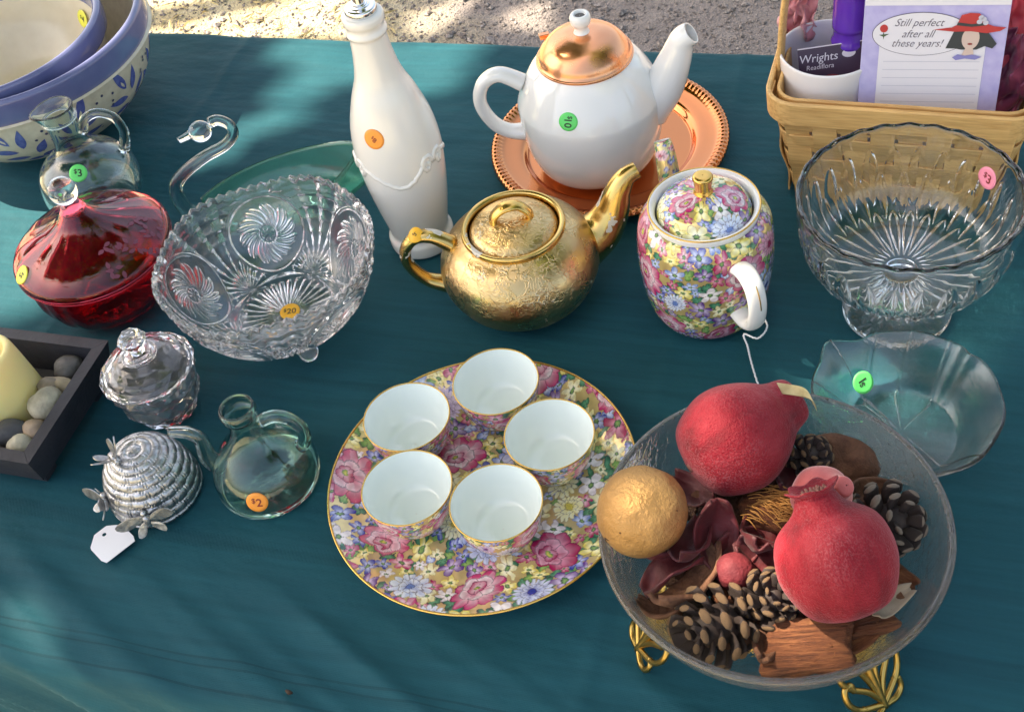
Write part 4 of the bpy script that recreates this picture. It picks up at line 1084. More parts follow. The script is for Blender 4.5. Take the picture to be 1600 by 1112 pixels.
def cwob(R, Z, TH): return R * (1 + .012 * np.sin(3 * TH + 1) * np.clip(Z / .05, 0, 1)), Z + np.clip((Z - .04) / .02, 0, 1) * .0035 * np.sin(TH + 2.2)
part('wax_body', lathe(dense([(.0004, 0), (.034, 0), (.0350, .004), (.0330, .030), (.0300, .0560), (.0270, .0605), (.0240, .0590), (.0215, .050), (.0160, .040), (.0004, .037)], 90), 96, cwob), MT['wax'], cn)
part('wick', tube(spline([(0, 0, .036), (.001, 0, .043), (.003, .001, .048)], 8), .0011, 6), MT['ink_black'], cn)
pebs = [((-.3640, .7420), (.016, .013, .010), (.075, .068, .062), 'grey pebble in the tray corner behind the candle'),
        ((-.3740, .7200), (.013, .010, .009), (.16, .125, .085), 'brown wedge shaped pebble beside the candle in the tray'),
        ((-.3650, .7190), (.0075, .0150, .009), (.24, .19, .12), 'tan elongated pebble near the tray right rim'),
        ((-.3760, .7010), (.0140, .0140, .012), (.27, .24, .17), 'large round beige pebble at the tray right side'),
        ((-.3860, .6810), (.0110, .0095, .009), (.26, .19, .13), 'pinkish brown pebble in front of the candle'),
        ((-.4060, .6830), (.0165, .0125, .010), (.045, .045, .048), 'dark slate pebble in front of the candle'),
        ((-.3965, .6680), (.0105, .0095, .0085), (.36, .33, .25), 'pale speckled pitted pebble in the near tray corner')]
for i, ((x, y), sz, colr, lab) in enumerate(pebs):
    v_, f_ = ico(1, 3); v_ = rough_blob(v_, .16, 1.1, i + 2) * np.array(sz)
    m_ = simple('pebble_stone', colr, .6, var=(110, tuple(c * 1.7 for c in colr)), bump=(130, .7, .002))
    o = part('pebble', (v_, f_), m_, None, loc=(x, y, T + .0200 + sz[2] + (.006 if i in (3, 1, 2) else .003)), rot=(rg_.uniform(-.3, .3), rg_.uniform(-.3, .3), rg_.uniform(0, 3)))
    tag(o, lab, 'pebble', 'pebbles in the candle tray')

# ------------------------------------------------------------------ pewter beehive with bees and its price tag
bh = thing('pewter_beehive', 'small pewter beehive ornament with three winged bees on it', 'ornament', (-.2945, .6180, T), .4); bh.scale = (.88, .88, .96)
def hive():
    n = 170; t = np.linspace(0, 1, n); A = t * PI / 2
    r0 = .0405 * np.cos(A) ** .75; z0 = .004 + .050 * np.sin(A) ** 1.0
    nc = 8.5
    bump_ = np.abs(np.sin(t * nc * PI)) ** .6
    r0 = r0 + .0016 * bump_ * np.cos(A); z0 = z0 + .0016 * bump_ * np.sin(A)
    prof = [(.0004, 0), (.038, 0), (.0415, .001), (.0418, .004)] + list(zip(np.maximum(r0, .0004), z0))
    coil = np.concatenate([[0] * 4, np.floor(t * nc)])
    def fn(R, Z, TH):
        ci = np.repeat(coil[:, None], R.shape[1], 1)
        npc = np.maximum(6, np.round(2 * PI * np.maximum(R, .003) / .0140)); npc = np.repeat(np.round(np.median(npc, axis=1))[:, None], R.shape[1], 1)
        ph = (TH * npc / (2 * PI) + ci * .37) % 1.0
        g_ = np.clip(1 - np.abs(ph - .5) * npc * R * 0 - np.abs(ph - .5) / .06, 0, 1) + np.clip(1 - np.abs(ph - .68) / .06, 0, 1)
        return np.where(R > .003, R - .0015 * g_ * (R < .0432), R), Z
    return lathe(prof, 420, fn)
part('hive', hive(), MT['pewter'], bh)
def wing(L, W, n=10, thick=.0009):
    V = []; 
    for s in (1, -1):
        for t in np.linspace(0, 1, n): V.append((L * t, W * (.25 + .75 * t) * math.sin(PI * min(t * .9 + .08, 1)) ** .6, s * thick / 2 + .002 * t * t))
        for t in np.linspace(1, 0, n): V.append((L * t, -W * .55 * math.sin(PI * min(t * .9 + .08, 1)) ** .6, s * thick / 2 + .002 * t * t))
    m = 2 * n; F = [tuple(range(m)), tuple(range(2 * m - 1, m - 1, -1))] + [(i, m + i, m + (i + 1) % m, (i + 1) % m) for i in range(m)]
    return np.array(V), F
def bee(pos, n, fwd, wl_, spread, raise_):
    u, v, nn = frame_from(n, fwd)          # v ~ forward on the surface
    M = np.array([list(u), list(v), list(nn)]).T
    bd = lathe([(.0003, -.0095), (.0020, -.0080), (.0030, -.0055), (.0027, -.0042), (.0034, -.0028), (.0030, -.0012), (.0036, .0008), (.0026, .0026), (.0012, .0032), (.0024, .0042), (.0029, .0060), (.0020, .0078), (.0003, .0084)], 18)
    bV = np.asarray(bd[0])[:, [0, 2, 1]]
    b = part('bee', (bV @ M.T + np.array(pos) + np.array(nn) * .003, np.asarray(bd[1])[:, ::-1]), MT['pewter'], bh)
    for sg in (1, -1):
        for L, off, ang, w_ in ((wl_, .001, spread, .0088), (wl_ * .62, -.003, spread - .85, .0062)):
            wv, wf_ = wing(L, w_)
            if sg < 0: wv = wv * np.array([1, -1, 1]); wf_ = [q[::-1] for q in wf_]
            wv = np.array(wv) @ np.array(Matrix.Rotation(-raise_, 3, 'Y')).T
            wv = wv @ np.array(Matrix.Rotation(ang, 3, 'Z')).T
            wv = wv * np.array([sg, 1, 1]); 
            if sg < 0: wf_ = [q[::-1] for q in wf_]; wv = wv
            wv[:, 1] += off; wv[:, 0] += sg * .002
            part('wing', (wv @ M.T + np.array(pos) + np.array(nn) * .004, wf_), MT['pewter'], b, smooth=False)
    for sg in (1, -1):
        an_ = np.array([(sg * .0010, .0078, .001), (sg * .0022, .0105, .003), (sg * .0030, .0125, .0045)])
        part('antenna', tube(an_ @ M.T + np.array(pos) + np.array(nn) * .003, .0004, 6), MT['pewter'], b)
def hp_(az, el): 
    a_ = math.radians(az) - .4; e = math.radians(el)
    r = .0415 * math.cos(e) ** .75; z = .004 + .0505 * math.sin(e)
    n = np.array([math.cos(a_) * math.cos(e), math.sin(a_) * math.cos(e), math.sin(e) * .9])
    return np.array([r * math.cos(a_), r * math.sin(a_), z]), n
p_, n_ = hp_(200, 74); bee(p_, n_, (.1, -.8, .3), .0235, .55, .85)
p_, n_ = hp_(207, 20); bee(p_, n_, (.1, .3, 1), .0225, .25, .35)
p_, n_ = hp_(-92, 14); bee(p_, n_, (0, .3, 1), .0250, .05, .10)
def tag_shape():
    w, h, c, n = .0145, .0155, .0045, 40; cy = h - .0060; V = []
    def hit(a_):
        d = Vector((math.cos(a_), math.sin(a_))); lo_, hi_ = 0, .06
        for _ in range(40):
            m_ = (lo_ + hi_) / 2; x, y = abs(d.x * m_), d.y * m_ + cy
            ins = x < w and abs(y) < h and (x + y < w + h - 2 * c if y > 0 else (x - y < w + h - .0012))
            lo_, hi_ = (m_, hi_) if ins else (lo_, m_)
        return (d.x * lo_, d.y * lo_ + cy)
    A = [hit(2 * PI * k / n) for k in range(n)]; B = [(.0017 * math.cos(2 * PI * k / n), cy + .0017 * math.sin(2 * PI * k / n)) for k in range(n)]
    V = [(x, y, .0004) for x, y in A] + [(x, y, .0004) for x, y in B] + [(x, y, 0) for x, y in A] + [(x, y, 0) for x, y in B]; F = []
    for i in range(n):
        j = (i + 1) % n; F += [(i, j, n + j, n + i), (2 * n + j, 2 * n + i, 3 * n + i, 3 * n + j), (j, i, 2 * n + i, 2 * n + j), (n + i, n + j, 3 * n + j, 3 * n + i)]
    return np.array(V), F
pt = part('price_tag', tag_shape(), MT['paper_white'], None, smooth=False, loc=(-.3290, .5770, T + .0022), rot=(-.03, .02, .62))
tag(pt, 'blank white paper price tag lying against the pewter beehive', 'price tag')
# ------------------------------------------------------------------ splint basket and its contents
BA = math.radians(-27)
bk = thing('splint_basket', 'light wooden splint basket with thick rim band and arched handle', 'basket', (.3640, .7890, T), BA)
HX, HY, ZR = .107, .060, .1130
def rrect(hx, hy, rad, n=14):
    P = []
    for (cx, cy, a0) in ((hx - rad, hy - rad, 0), (-hx + rad, hy - rad, 90), (-hx + rad, -hy + rad, 180), (hx - rad, -hy + rad, 270)):
        for k in range(n + 1): t = math.radians(a0 + 90 * k / n); P.append((cx + rad * math.cos(t), cy + rad * math.sin(t)))
    return np.array(P)
def band_loop(hx, hy, rad, z0, z1, th_, taper=0.0, n=14):
    o0 = rrect(hx - taper, hy - taper, rad, n); o1 = rrect(hx, hy, rad, n); i0 = rrect(hx - taper - th_, hy - taper - th_, max(rad - th_, .004), n); i1 = rrect(hx - th_, hy - th_, max(rad - th_, .004), n)
    m = len(o0); bz = min(.0012, (z1 - z0) * .2); rings = [np.c_[o0, np.full(m, z0)], np.c_[o1, np.full(m, z1 - bz)], np.c_[(o1 * .75 + i1 * .25), np.full(m, z1)], np.c_[(o1 * .25 + i1 * .75), np.full(m, z1)], np.c_[i1, np.full(m, z1 - bz)], np.c_[i0, np.full(m, z0)]]
    V = np.concatenate(rings); F = []; K = len(rings)
    for k in range(K):
        for j in range(m): F.append((k * m + j, k * m + (j + 1) % m, ((k + 1) % K) * m + (j + 1) % m, ((k + 1) % K) * m + j))
    return V, F
def hxy(z): t = z / ZR; return .084 + (.1025 - .084) * t, .043 + (.0555 - .043) * t
part('outer_rim_band', band_loop(HX, HY, .026, ZR - .0215, ZR, .0042, .001), MT['splint_wood'], bk, smooth=False)
part('inner_rim_band', band_loop(HX - .0085, HY - .0085, .020, ZR - .020, ZR - .001, .0030, .001), MT['splint_wood'], bk, smooth=False)
part('floor_board', (np.c_[rrect(.080, .039, .012), np.full(60, .004)], [tuple(range(60))]), MT['splint_wood'], bk, smooth=False)
dark_w = simple('splint_dark_cut', (.30, .16, .06), .6)  # darker brown wood for the handle pin
# upright splints, each its own strip, woven past four horizontal hoops
def upright(px, py, nx, ny, w, ph):
    tx, ty = -ny, nx; V = []; zs = np.linspace(.002, ZR - .004, 22)
    for z in zs:
        k = z / ZR; bx = px * (.79 + .165 * k) ; by = py * (.70 + .21 * k)
        off = .0016 * math.cos(z / .0245 * PI + ph)
        for (a_, d) in ((-w / 2, .0007), (w / 2, .0007), (w / 2, -.0007), (-w / 2, -.0007)):
            V.append((bx + tx * a_ + nx * (off + d), by + ty * a_ + ny * (off + d), z))
    F = []
    for i in range(len(zs) - 1):
        for j in range(4): F.append((i * 4 + j, i * 4 + (j + 1) % 4, (i + 1) * 4 + (j + 1) % 4, (i + 1) * 4 + j))
    F += [(3, 2, 1, 0), tuple(range(len(V) - 4, len(V)))]
    return V, F
idx = 0
for x in np.linspace(-.087, .087, 8):
    for sy in (-1, 1): part('upright_splint', upright(x, sy * HY, 0, sy, .0195, idx * PI), MT['splint_wood'], bk, smooth=False)
    idx += 1
for y in (-.036, 0, .036):
    for sx in (-1, 1): part('upright_splint', upright(sx * HX, y, sx, 0, .0190, idx * PI), MT['splint_wood'], bk, smooth=False)
    idx += 1
for k, z in enumerate((.008, .0325, .057, .0800)):
    hx, hy = hxy(z + .018); part('woven_hoop', band_loop(hx, hy, .018, z, z + .0185, .0016, .003), MT['splint_wood'], bk, smooth=False)
hpth = spline([(-HX + .007, 0, .060), (-HX + .006, 0, .118), (-HX + .012, 0, .190), (-HX + .035, 0, .255), (-.030, 0, .292), (.030, 0, .292), (HX - .035, 0, .255), (HX - .012, 0, .190), (HX - .006, 0, .118), (HX - .007, 0, .060)], 60)
part('arched_handle', tube(hpth, .0085, 12, flat=(1.35, .35)), MT['splint_wood'], bk)
part('handle_pin', tube([(HX - .010, -.004, .168), (HX - .003, -.004, .169)], .0016, 8), dark_w, bk)

def bloc(s, t, z):   # basket frame to world
    c, s_ = math.cos(BA), math.sin(BA); return (.3640 + s * c - t * s_, .7890 + s * s_ + t * c, T + z)
mg = thing('white_cup', 'wide white cup standing in the left of the basket', 'cup', bloc(-.0620, .0040, .006))
part('body', shell([(.030, 0), (.033, .001), (.0370, .030), (.0380, .075), (.0410, .1180)], .0022, 96, 50, floor=.004), simple('cup_white', (.80, .77, .76), .25, coat=.3), mg)
simple('card_plum', (.040, .016, .040), .4); simple('card_red', (.20, .02, .03), .5); simple('print_pale', (.62, .56, .60), .6)
bc = thing('business_card', 'dark plum business card leaning inside the white cup', 'business card', bloc(-.0560, -.004, .1130))
bc.rotation_euler = (math.radians(66), math.radians(-4), BA + math.radians(14))
part('card', box(.058, .034, .0006, .0, (0, 0, 0)), MT['card_plum'], bc, smooth=False)
part('white_edge', box(.058, .0008, .0007, 0, (0, .0172, .0001)), MT['print_pale'], bc, smooth=False)
for body, s_, x, y, m_ in (('Wrights', .0095, -.0125, .0075, 'print_pale'), ('Readiflora', .0055, -.0120, .0010, 'print_pale')):
    v_, f_ = text_mesh(body, .15); part('card_lettering', (v_ * s_ + np.array([x, y, .0006]), f_), MT[m_], bc, smooth=False)
part('red_print', (np.array(disc(.0075, 1, 18)[0]) * np.array([1.1, .55, .1]) + np.array([-.004, -.0105, .0006]), disc(.0075, 1, 18)[1]), MT['card_red'], bc, smooth=False)
part('oval_logo', (np.array(disc(.0042, 1, 18)[0]) * np.array([1.3, .8, .1]) + np.array([.0115, .0090, .0006]), disc(.0042, 1, 18)[1]), MT['print_pale'], bc, smooth=False)

a = Mat('lotion_purple'); a.set(color=(.12, .03, .42), rough=.18, coat=.4); MT['lotion_purple'] = a.m
pb = thing('purple_bottle', 'glossy purple bottle with ringed neck standing in the white cup', 'bottle', bloc(-.0480, .016, .0125))
part('body', lathe(dense([(.0004, 0), (.009, 0), (.0100, .003), (.0110, .070), (.0130, .095), (.0135, .105), (.0130, .109), (.0145, .111), (.0145, .115), (.0130, .117), (.0135, .126), (.0145, .127), (.0145, .155), (.0170, .175), (.0004, .190)], 80), 48), MT['lotion_purple'], pb)
def crumple(w, h, seed, amp, n=26):
    V = []; F = []
    for i in range(n + 1):
        for j in range(n + 1):
            u, v = i / n - .5, j / n - .5; p = Vector((u * 5, v * 5, seed))
            V.append((u * w + amp * .4 * mnoise.noise(p * 1.3 + Vector((9, 0, 0))), v * h + amp * .4 * mnoise.noise(p * 1.3 + Vector((0, 9, 0))), amp * (mnoise.noise(p) + .6 * mnoise.noise(p * 2.1)) ))
    for i in range(n):
        for j in range(n): F.append((i * (n + 1) + j, (i + 1) * (n + 1) + j, (i + 1) * (n + 1) + j + 1, i * (n + 1) + j + 1))
    return np.array(V), F
def tulle(name, c1, c2):
    a = Mat(name); a.set(color=a.ramp(a.noise(30, 3), [(.3, c1), (.7, c2)]), rough=.45, sheen=.3, trans=.15); MT[name] = a.m; return a.m
tulle('tulle_pink', (.60, .12, .16), (.78, .36, .36)); tulle('tulle_purple', (.22, .10, .50), (.46, .32, .72)); tulle('tulle_red', (.62, .03, .06), (.80, .12, .16)); tulle('tulle_plum', (.16, .02, .07), (.34, .05, .12))
for nm_, lab, m_, (s, t, z), (w, h), rot in (('pink_tissue', 'pink crumpled tissue behind the white cup in the basket', 'tulle_pink', (-.094, .047, .140), (.030, .06), (1.2, 0, BA)),
        ('purple_tissue', 'lilac crumpled wrap behind the notepad in the basket', 'tulle_purple', (.018, .038, .125), (.11, .15), (1.35, .05, BA)),
        ('red_tissue', 'bright red crumpled wrap at the back of the basket', 'tulle_red', (.058, .040, .135), (.07, .12), (1.3, -.1, BA)),
        ('plum_tissue', 'dark plum wrapping right of the notepad in the basket', 'tulle_plum', (.070, .006, .085), (.045, .11), (1.25, .2, BA - .3))):
    vf = crumple(w, h, s * 50, .016); 
    o = part(nm_, vf, MT[m_], None, loc=bloc(s, t, z), rot=rot)
    sm = o.modifiers.new('thick', 'SOLIDIFY'); sm.thickness = .0006
    tag(o, lab, 'tissue')

# notepad: sheet with printed border, verse and a lady in a red hat
simple('pad_lilac', (.42, .38, .66), .7, var=(90, (.54, .50, .74))); simple('pad_sheet', (.76, .73, .76), .75); simple('pad_rule', (.55, .54, .60), .75); simple('hat_red', (.52, .045, .04), .65); simple('hair_dark', (.045, .05, .05), .7)
simple('face_tone', (.66, .50, .42), .7); simple('lip_red', (.30, .05, .04), .6); simple('scarf_violet', (.24, .23, .50), .7); simple('stem_green', (.08, .12, .06), .7); simple('ink_grey', (.14, .12, .15), .7)
npd = thing('notepad', 'lilac bordered notepad with red hat lady and verse, standing in basket', 'notepad', bloc(.0190, -.0215, .1150))
npd.rotation_euler = (math.radians(82), 0, BA + math.radians(5))
PW, PH = .112, .150; npd.scale = (.95, .98, 1)
part('pad_block', box(PW, PH, .007, .0006, (0, 0, -.0037)), MT['pad_lilac'], npd, smooth=False)
def flat(name, pts, m_, z, parent=npd):
    P = np.array([(x, y, z) for x, y in pts]); return part(name, (P, [tuple(range(len(P)))]), MT[m_], parent, smooth=False)
def ell(cx, cy, rx, ry, n=36, a0=0, a1=2 * PI): return [(cx + rx * math.cos(t), cy + ry * math.sin(t)) for t in np.linspace(a0, a1, n, endpoint=abs(a1 - a0) < 6.2)]
flat('writing_panel', [(-.042, -.071), (.041, -.071), (.041, .040), (.036, .046), (-.036, .046), (-.042, .040)], 'pad_sheet', .0002)
flat('top_gum_strip', [(-.0555, .066), (.0555, .066), (.0555, .0745), (-.0555, .0745)], 'pad_sheet', .0002)
rules = []
for k in range(12):
    y = .018 - k * .0072; rules.append((np.array([(-.038, y, .00035), (.038, y, .00035), (.038, y + .0005, .00035), (-.038, y + .0005, .00035)]), [(0, 1, 2, 3)]))
part('ruled_lines', join(*rules), MT['pad_rule'], npd, smooth=False)
flat('oval_outline', ell(-.010, .042, .0385, .0185, 48), 'ink_grey', .0004)
flat('verse_oval', ell(-.010, .042, .0380, .0180, 48), 'pad_sheet', .0006)
for body, y in (('Still perfect', .0510), ('after all', .0425), ('these years!', .0335)):
    v_, f_ = text_mesh(body, .42, -.004); part('verse_lettering', (v_ * np.array([.0082, .0092, 0]) + np.array([-.0118, y, .0008]), f_), MT['ink_grey'], npd, smooth=False)
flat('rose_bloom', ell(-.0395, .0470, .0032, .0034, 14), 'hat_red', .0009)
flat('rose_leaves', [(-.0395, .0445), (-.0390, .0420), (-.0350, .0425), (-.0388, .0400), (-.0392, .0375), (-.0398, .0400), (-.0430, .0415), (-.0400, .0420)], 'stem_green', .0009)
flat('hair', [(.010, .0300), (.0150, .0440), (.0190, .0480), (.0370, .0480), (.0420, .0430), (.0490, .0340), (.0460, .0300), (.0400, .0320), (.0340, .0290), (.0220, .0290), (.0170, .0300)], 'hair_dark', .0009)
flat('face', ell(.0285, .0385, .0068, .0092, 24), 'face_tone', .0011)
flat('neck', [(.0255, .0305), (.0312, .0305), (.0325, .0240), (.0230, .0240)], 'face_tone', .0010)
flat('lips', ell(.0285, .0340, .0020, .0009, 10), 'lip_red', .0013)
flat('hat_brim', [(-.001, .0462), (.0130, .0480), (.0200, .0520), (.0370, .0520), (.0450, .0490), (.0545, .0480), (.0500, .0450), (.0400, .0432), (.0280, .0448), (.0150, .0445)], 'hat_red', .0014)
flat('hat_crown', [(.0170, .0510), (.0195, .0585), (.0260, .0602), (.0330, .0598), (.0365, .0560), (.0385, .0505), (.0280, .0490)], 'hat_red', .0016)
flat('hat_ribbon', [(.0165, .0500), (.0172, .0525), (.0280, .0510), (.0388, .0525), (.0390, .0500), (.0280, .0487)], 'hair_dark', .0018)
for dx, dy in ((0, 0), (.0032, .0022), (.0048, -.0008), (.0010, .0035)): flat('hat_flower', ell(.0335 + dx, .0530 + dy, .0022, .0020, 10), 'pad_rule', .0020)
flat('scarf', [(.0160, .0225), (.0200, .0250), (.0260, .0240), (.0310, .0250), (.0390, .0230), (.0340, .0205), (.0260, .0215), (.0190, .0200)], 'scarf_violet', .0013)
# ------------------------------------------------------------------ crackle glass bowl on a brass stand, potpourri
BC = np.array([.1294, .3950]); 
sd_ = thing('brass_stand', 'brass stand with openwork scroll legs under the potpourri bowl', 'stand', (*BC, T))
part('ring', ring(.0500, .0445, .0022, 96), MT['brass'], sd_)
def scroll(cx, cy, r0, turns, a0, sg, n=26): return [(cx + r0 * (1 - .75 * t) * math.cos(a0 + sg * t * turns * 2 * PI), cy + r0 * (1 - .75 * t) * math.sin(a0 + sg * t * turns * 2 * PI)) for t in np.linspace(0, 1, n)]
def leg(ang):
    d = np.array([math.cos(ang), math.sin(ang), 0]); u = np.array([-math.sin(ang), math.cos(ang), 0])
    def P(x, w): return d * (.0560 + .036 * (1 - w / .066)) + u * x * .82 + np.array([0, 0, w + .0012])
    cur = []
    for sg in (1, -1):
        cur.append(([(0, .006), (sg * .004, .024), (sg * .012, .040), (sg * .020, .050), (sg * .023, .057), (sg * .019, .062), (sg * .0145, .058), (sg * .0165, .0535)], .0021))
        cur.append(([(0, .006), (sg * .008, .018), (sg * .020, .028), (sg * .026, .037), (sg * .024, .045), (sg * .018, .0445), (sg * .0175, .039)], .0021))
        cur.append(([(0, .004), (sg * .010, .008), (sg * .022, .014), (sg * .028, .023), (sg * .026, .031), (sg * .020, .031), (sg * .019, .026)], .0021))
        cur.append(([(0, .003), (sg * .012, .001), (sg * .020, .004), (sg * .021, .010), (sg * .016, .012)], .0020))
        cur.append(([(0, .008), (sg * .0016, .030), (sg * .005, .050), (sg * .007, .062)], .0017))
    cur.append(([(0, .002), (0, .030), (0, .056), (0, .064)], .0026))
    L = part('scroll_leg', join(*[tube(np.array([P(x, w) for x, w in spline(c, 26)]), r, 8) for c, r in cur]), MT['brass'], sd_)
    part('bracket', tube(np.array([d * .0500 + [0, 0, .0445], d * .0545 + [0, 0, .0550], P(0, .0610)]), .0028, 8), MT['brass'], sd_)
for an in (-60, 60, 180): leg(math.radians(an + 2))
pbw = thing('potpourri_bowl', 'wide crackled clear glass bowl heaped with potpourri', 'bowl', (*BC, T + .0475))
pbo = [(.034, 0), (.045, .0010), (.066, .0075), (.084, .0210), (.0955, .0400), (.1035, .0620)]
part('bowl', shell(pbo, .0046, 200, 70, floor=.0052, lip=6), MT['crackle_glass'], pbw)

RAYF = 1900.0
def at(px, py, z):
    """a point at height z over the cloth, read off the photograph's survey"""
    d = r2 * ((px - 800) / RAYF) + u2 * (-(py - 556) / RAYF) + fw
    k = (z - .73) / d.z; return np.array([d.x * k, d.y * k, T + z])

a = Mat('velvet_red'); n1 = a.noise(30, 5, .65, vec=a.mapping((1, 1, .45))); n2 = a.noise(900, 2)
base = a.ramp(n1, [(.30, (.09, .001, .006)), (.48, (.22, .004, .014)), (.64, (.30, .02, .032)), (.8, (.40, .10, .11))])
frost = a.math('MULTIPLY', a.ramp(a.noise(800, 3), [(.48, (0,) * 3), (.62, (1,) * 3)]), a.ramp(a.noise(18, 3), [(.42, (.01,) * 3), (.70, (.16,) * 3)]))
a.set(color=a.mix(frost, base, (.66, .38, .40)), rough=.6, sheen=.24, sheenr=.35, sheenc=(.95, .62, .66), spec=.25)
a.bump(n2, .8, .0010); a.bump(a.noise(300, 3), .5, .001); a.bump(a.noise(38, 3, .6, vec=a.mapping((1, 1, .4))), .55, .0035); MT['velvet_red'] = a.m
a = Mat('velvet_pink'); a.set(color=a.ramp(a.noise(30, 3), [(.3, (.48, .07, .07)), (.7, (.58, .14, .13))]), rough=.6, sheen=.8, sheenr=.4, sheenc=(1, .8, .75)); a.bump(a.noise(900, 2), .4, .0006); MT['velvet_pink'] = a.m
simple('crown_brown', (.16, .05, .045), .8, var=(80, (.34, .16, .12)))
a = Mat('gilt_ball'); pit = a.noise(95, 3, .6); spotm = a.math('GREATER_THAN', pit, .70)
a.set(color=a.mix(spotm, a.ramp(a.noise(22, 5), [(.3, (.31, .165, .055)), (.7, (.43, .25, .095))]), (.10, .045, .018)), metal=.6, rough=a.ramp(a.noise(40, 4), [(.3, (.42,) * 3), (.7, (.60,) * 3)]))
a.bump(a.noise(60, 6, .7), 1.0, .0030); a.bump(a.math('MULTIPLY', spotm, -1.0), .5, .001); MT['gilt_ball'] = a.m
def pome(name, label, center, r, axis, mat, crown=True, squash=.92, neck=.38, group=None):
    """revolved fruit: axis runs from the blossom end (base) to the calyx (crown)"""
    q = Vector(axis).normalized().to_track_quat('Z', 'Y')
    o = thing(name, label, 'fruit', center, 0, group); o.rotation_mode = 'QUATERNION'; o.rotation_quaternion = q
    pr_ = [(.0004, -r * squash), (r * .30, -r * squash * .96), (r * .72, -r * .70), (r * .97, -r * .18), (r * .98, r * .22), (r * .84, r * .60), (r * (neck + .16), r * .88), (r * (neck + .05), r * 1.02), (r * neck, r * 1.14)]
    def f(R, Z, TH): return R * (1 + .018 * np.sin(6 * TH + .6) * np.clip(1 - np.abs(Z) / (r * 1.2), 0, 1) + .012 * np.sin(TH * 2 + Z / r)), Z
    vf = lathe(dense(pr_, 60), 96, f); part('skin', vf, MT[mat], o)
    if crown:
        def cf(R, Z, TH): 
            k = np.clip((Z - r * 1.14) / (r * .22), 0, 1); return R * (1 + .14 * k * np.cos(6 * TH)), Z + k * r * .035 * np.cos(6 * TH)
        part('calyx', lathe(dense([(r * neck, r * 1.13), (r * (neck - .01), r * 1.19), (r * (neck + .09), r * 1.29), (r * (neck + .04), r * 1.29), (r * (neck - .10), r * 1.20), (r * .05, r * 1.18), (.0004, r * 1.18)], 40), 72, cf), MT[mat], o)
        st = []
        for k in range(26):
            t = k * 2.4; rr = r * .24 * math.sqrt((k + 1) / 26)
            st.append(tube(np.array([(rr * .7 * math.cos(t), rr * .7 * math.sin(t), r * 1.14), (rr * math.cos(t), rr * math.sin(t), r * 1.25)]), r * .022, 5))
        part('stamens', join(*st), MT['crown_brown'], o)
    else:
        part('stem_scar', lathe([(r * .09, -r * squash * .985), (r * .07, -r * squash * 1.02), (.0004, -r * squash * 1.02)], 12), MT['crown_brown'], o)
        part('neck_tip', lathe(dense([(r * neck, r * 1.12), (r * neck * .93, r * 1.28), (r * neck * .78, r * 1.42), (r * neck * .4, r * 1.47), (.0004, r * 1.48)], 24), 64), MT[mat], o)
    return o
pome('velvet_pear', 'large frosted crimson velvet fruit lying at the back of the bowl', at(1143, 688, .122), .0345, (.92, .34, .12), 'velvet_red', crown=False, neck=.50)
def strip(path, side, w):
    P = np.array(path); V = []; F = []
    for p in P: V += [p - np.array(side) * w / 2, p + np.array(side) * w / 2]
    n = len(V); up_ = np.array([0, 0, .0006]); V = V + [v + up_ for v in V]
    for i in range(len(P) - 1):
        a0 = 2 * i; F += [(a0, a0 + 2, a0 + 3, a0 + 1), (n + a0, n + a0 + 1, n + a0 + 3, n + a0 + 2), (a0, n + a0, n + a0 + 2, a0 + 2), (a0 + 1, a0 + 3, n + a0 + 3, n + a0 + 1)]
    F += [(0, 1, n + 1, n), (n - 2, n + n - 2, n + n - 1, n - 1)]
    return np.array(V), F
rb = part('gold_ribbon', strip(spline([at(1218, 607, .148), at(1240, 610, .150), at(1258, 614, .1515), at(1268, 622, .150), at(1272, 634, .146)], 14), (-.25, .75, .6), .0075), simple('ribbon_gold', (.36, .30, .15), .42, .6, var=(120, (.55, .48, .26)), bump=(180, .5, .001)), smooth=False)
tag(rb, 'scrap of gold ribbon round the neck of the velvet fruit', 'ribbon')
pome('velvet_pomegranate', 'frosted red velvet pomegranate with open crown at the front right', at(1308, 878, .122), .0350, (-.10, .62, .62), 'velvet_red', neck=.34)
pome('pink_pomegranate', 'small salmon pink velvet pomegranate behind the red one', at(1282, 775, .116), .0180, (.25, -.25, .5), 'velvet_pink', crown=False, neck=.40)
gb = thing('gilt_ball', 'dull gold painted ball resting on the left of the bowl rim', 'ball', at(1003, 799, .1245))
v_, f_ = ico(1, 5); part('ball', (rough_blob(v_, .045, 1.1, 3) * .0272, f_), MT['gilt_ball'], gb)
simple('crack_dark', (.03, .015, .008), .8)
ck = []
for tdir in ((-.90, -.40, -.05), (-.80, -.55, .02), (-.86, -.36, -.30)):
    dv = Vector(tdir).normalized(); ck.append(np.array(dv) * .0274)
part('crack', join(tube(spline([ck[0] * 1.002, (ck[0] + ck[1]) / 2 * 1.02, ck[1]], 8), .0004, 5), tube(spline([ck[0] * 1.002, (ck[0] + ck[2]) / 2 * 1.02, ck[2]], 8), .0004, 5)), MT['crack_dark'], gb)

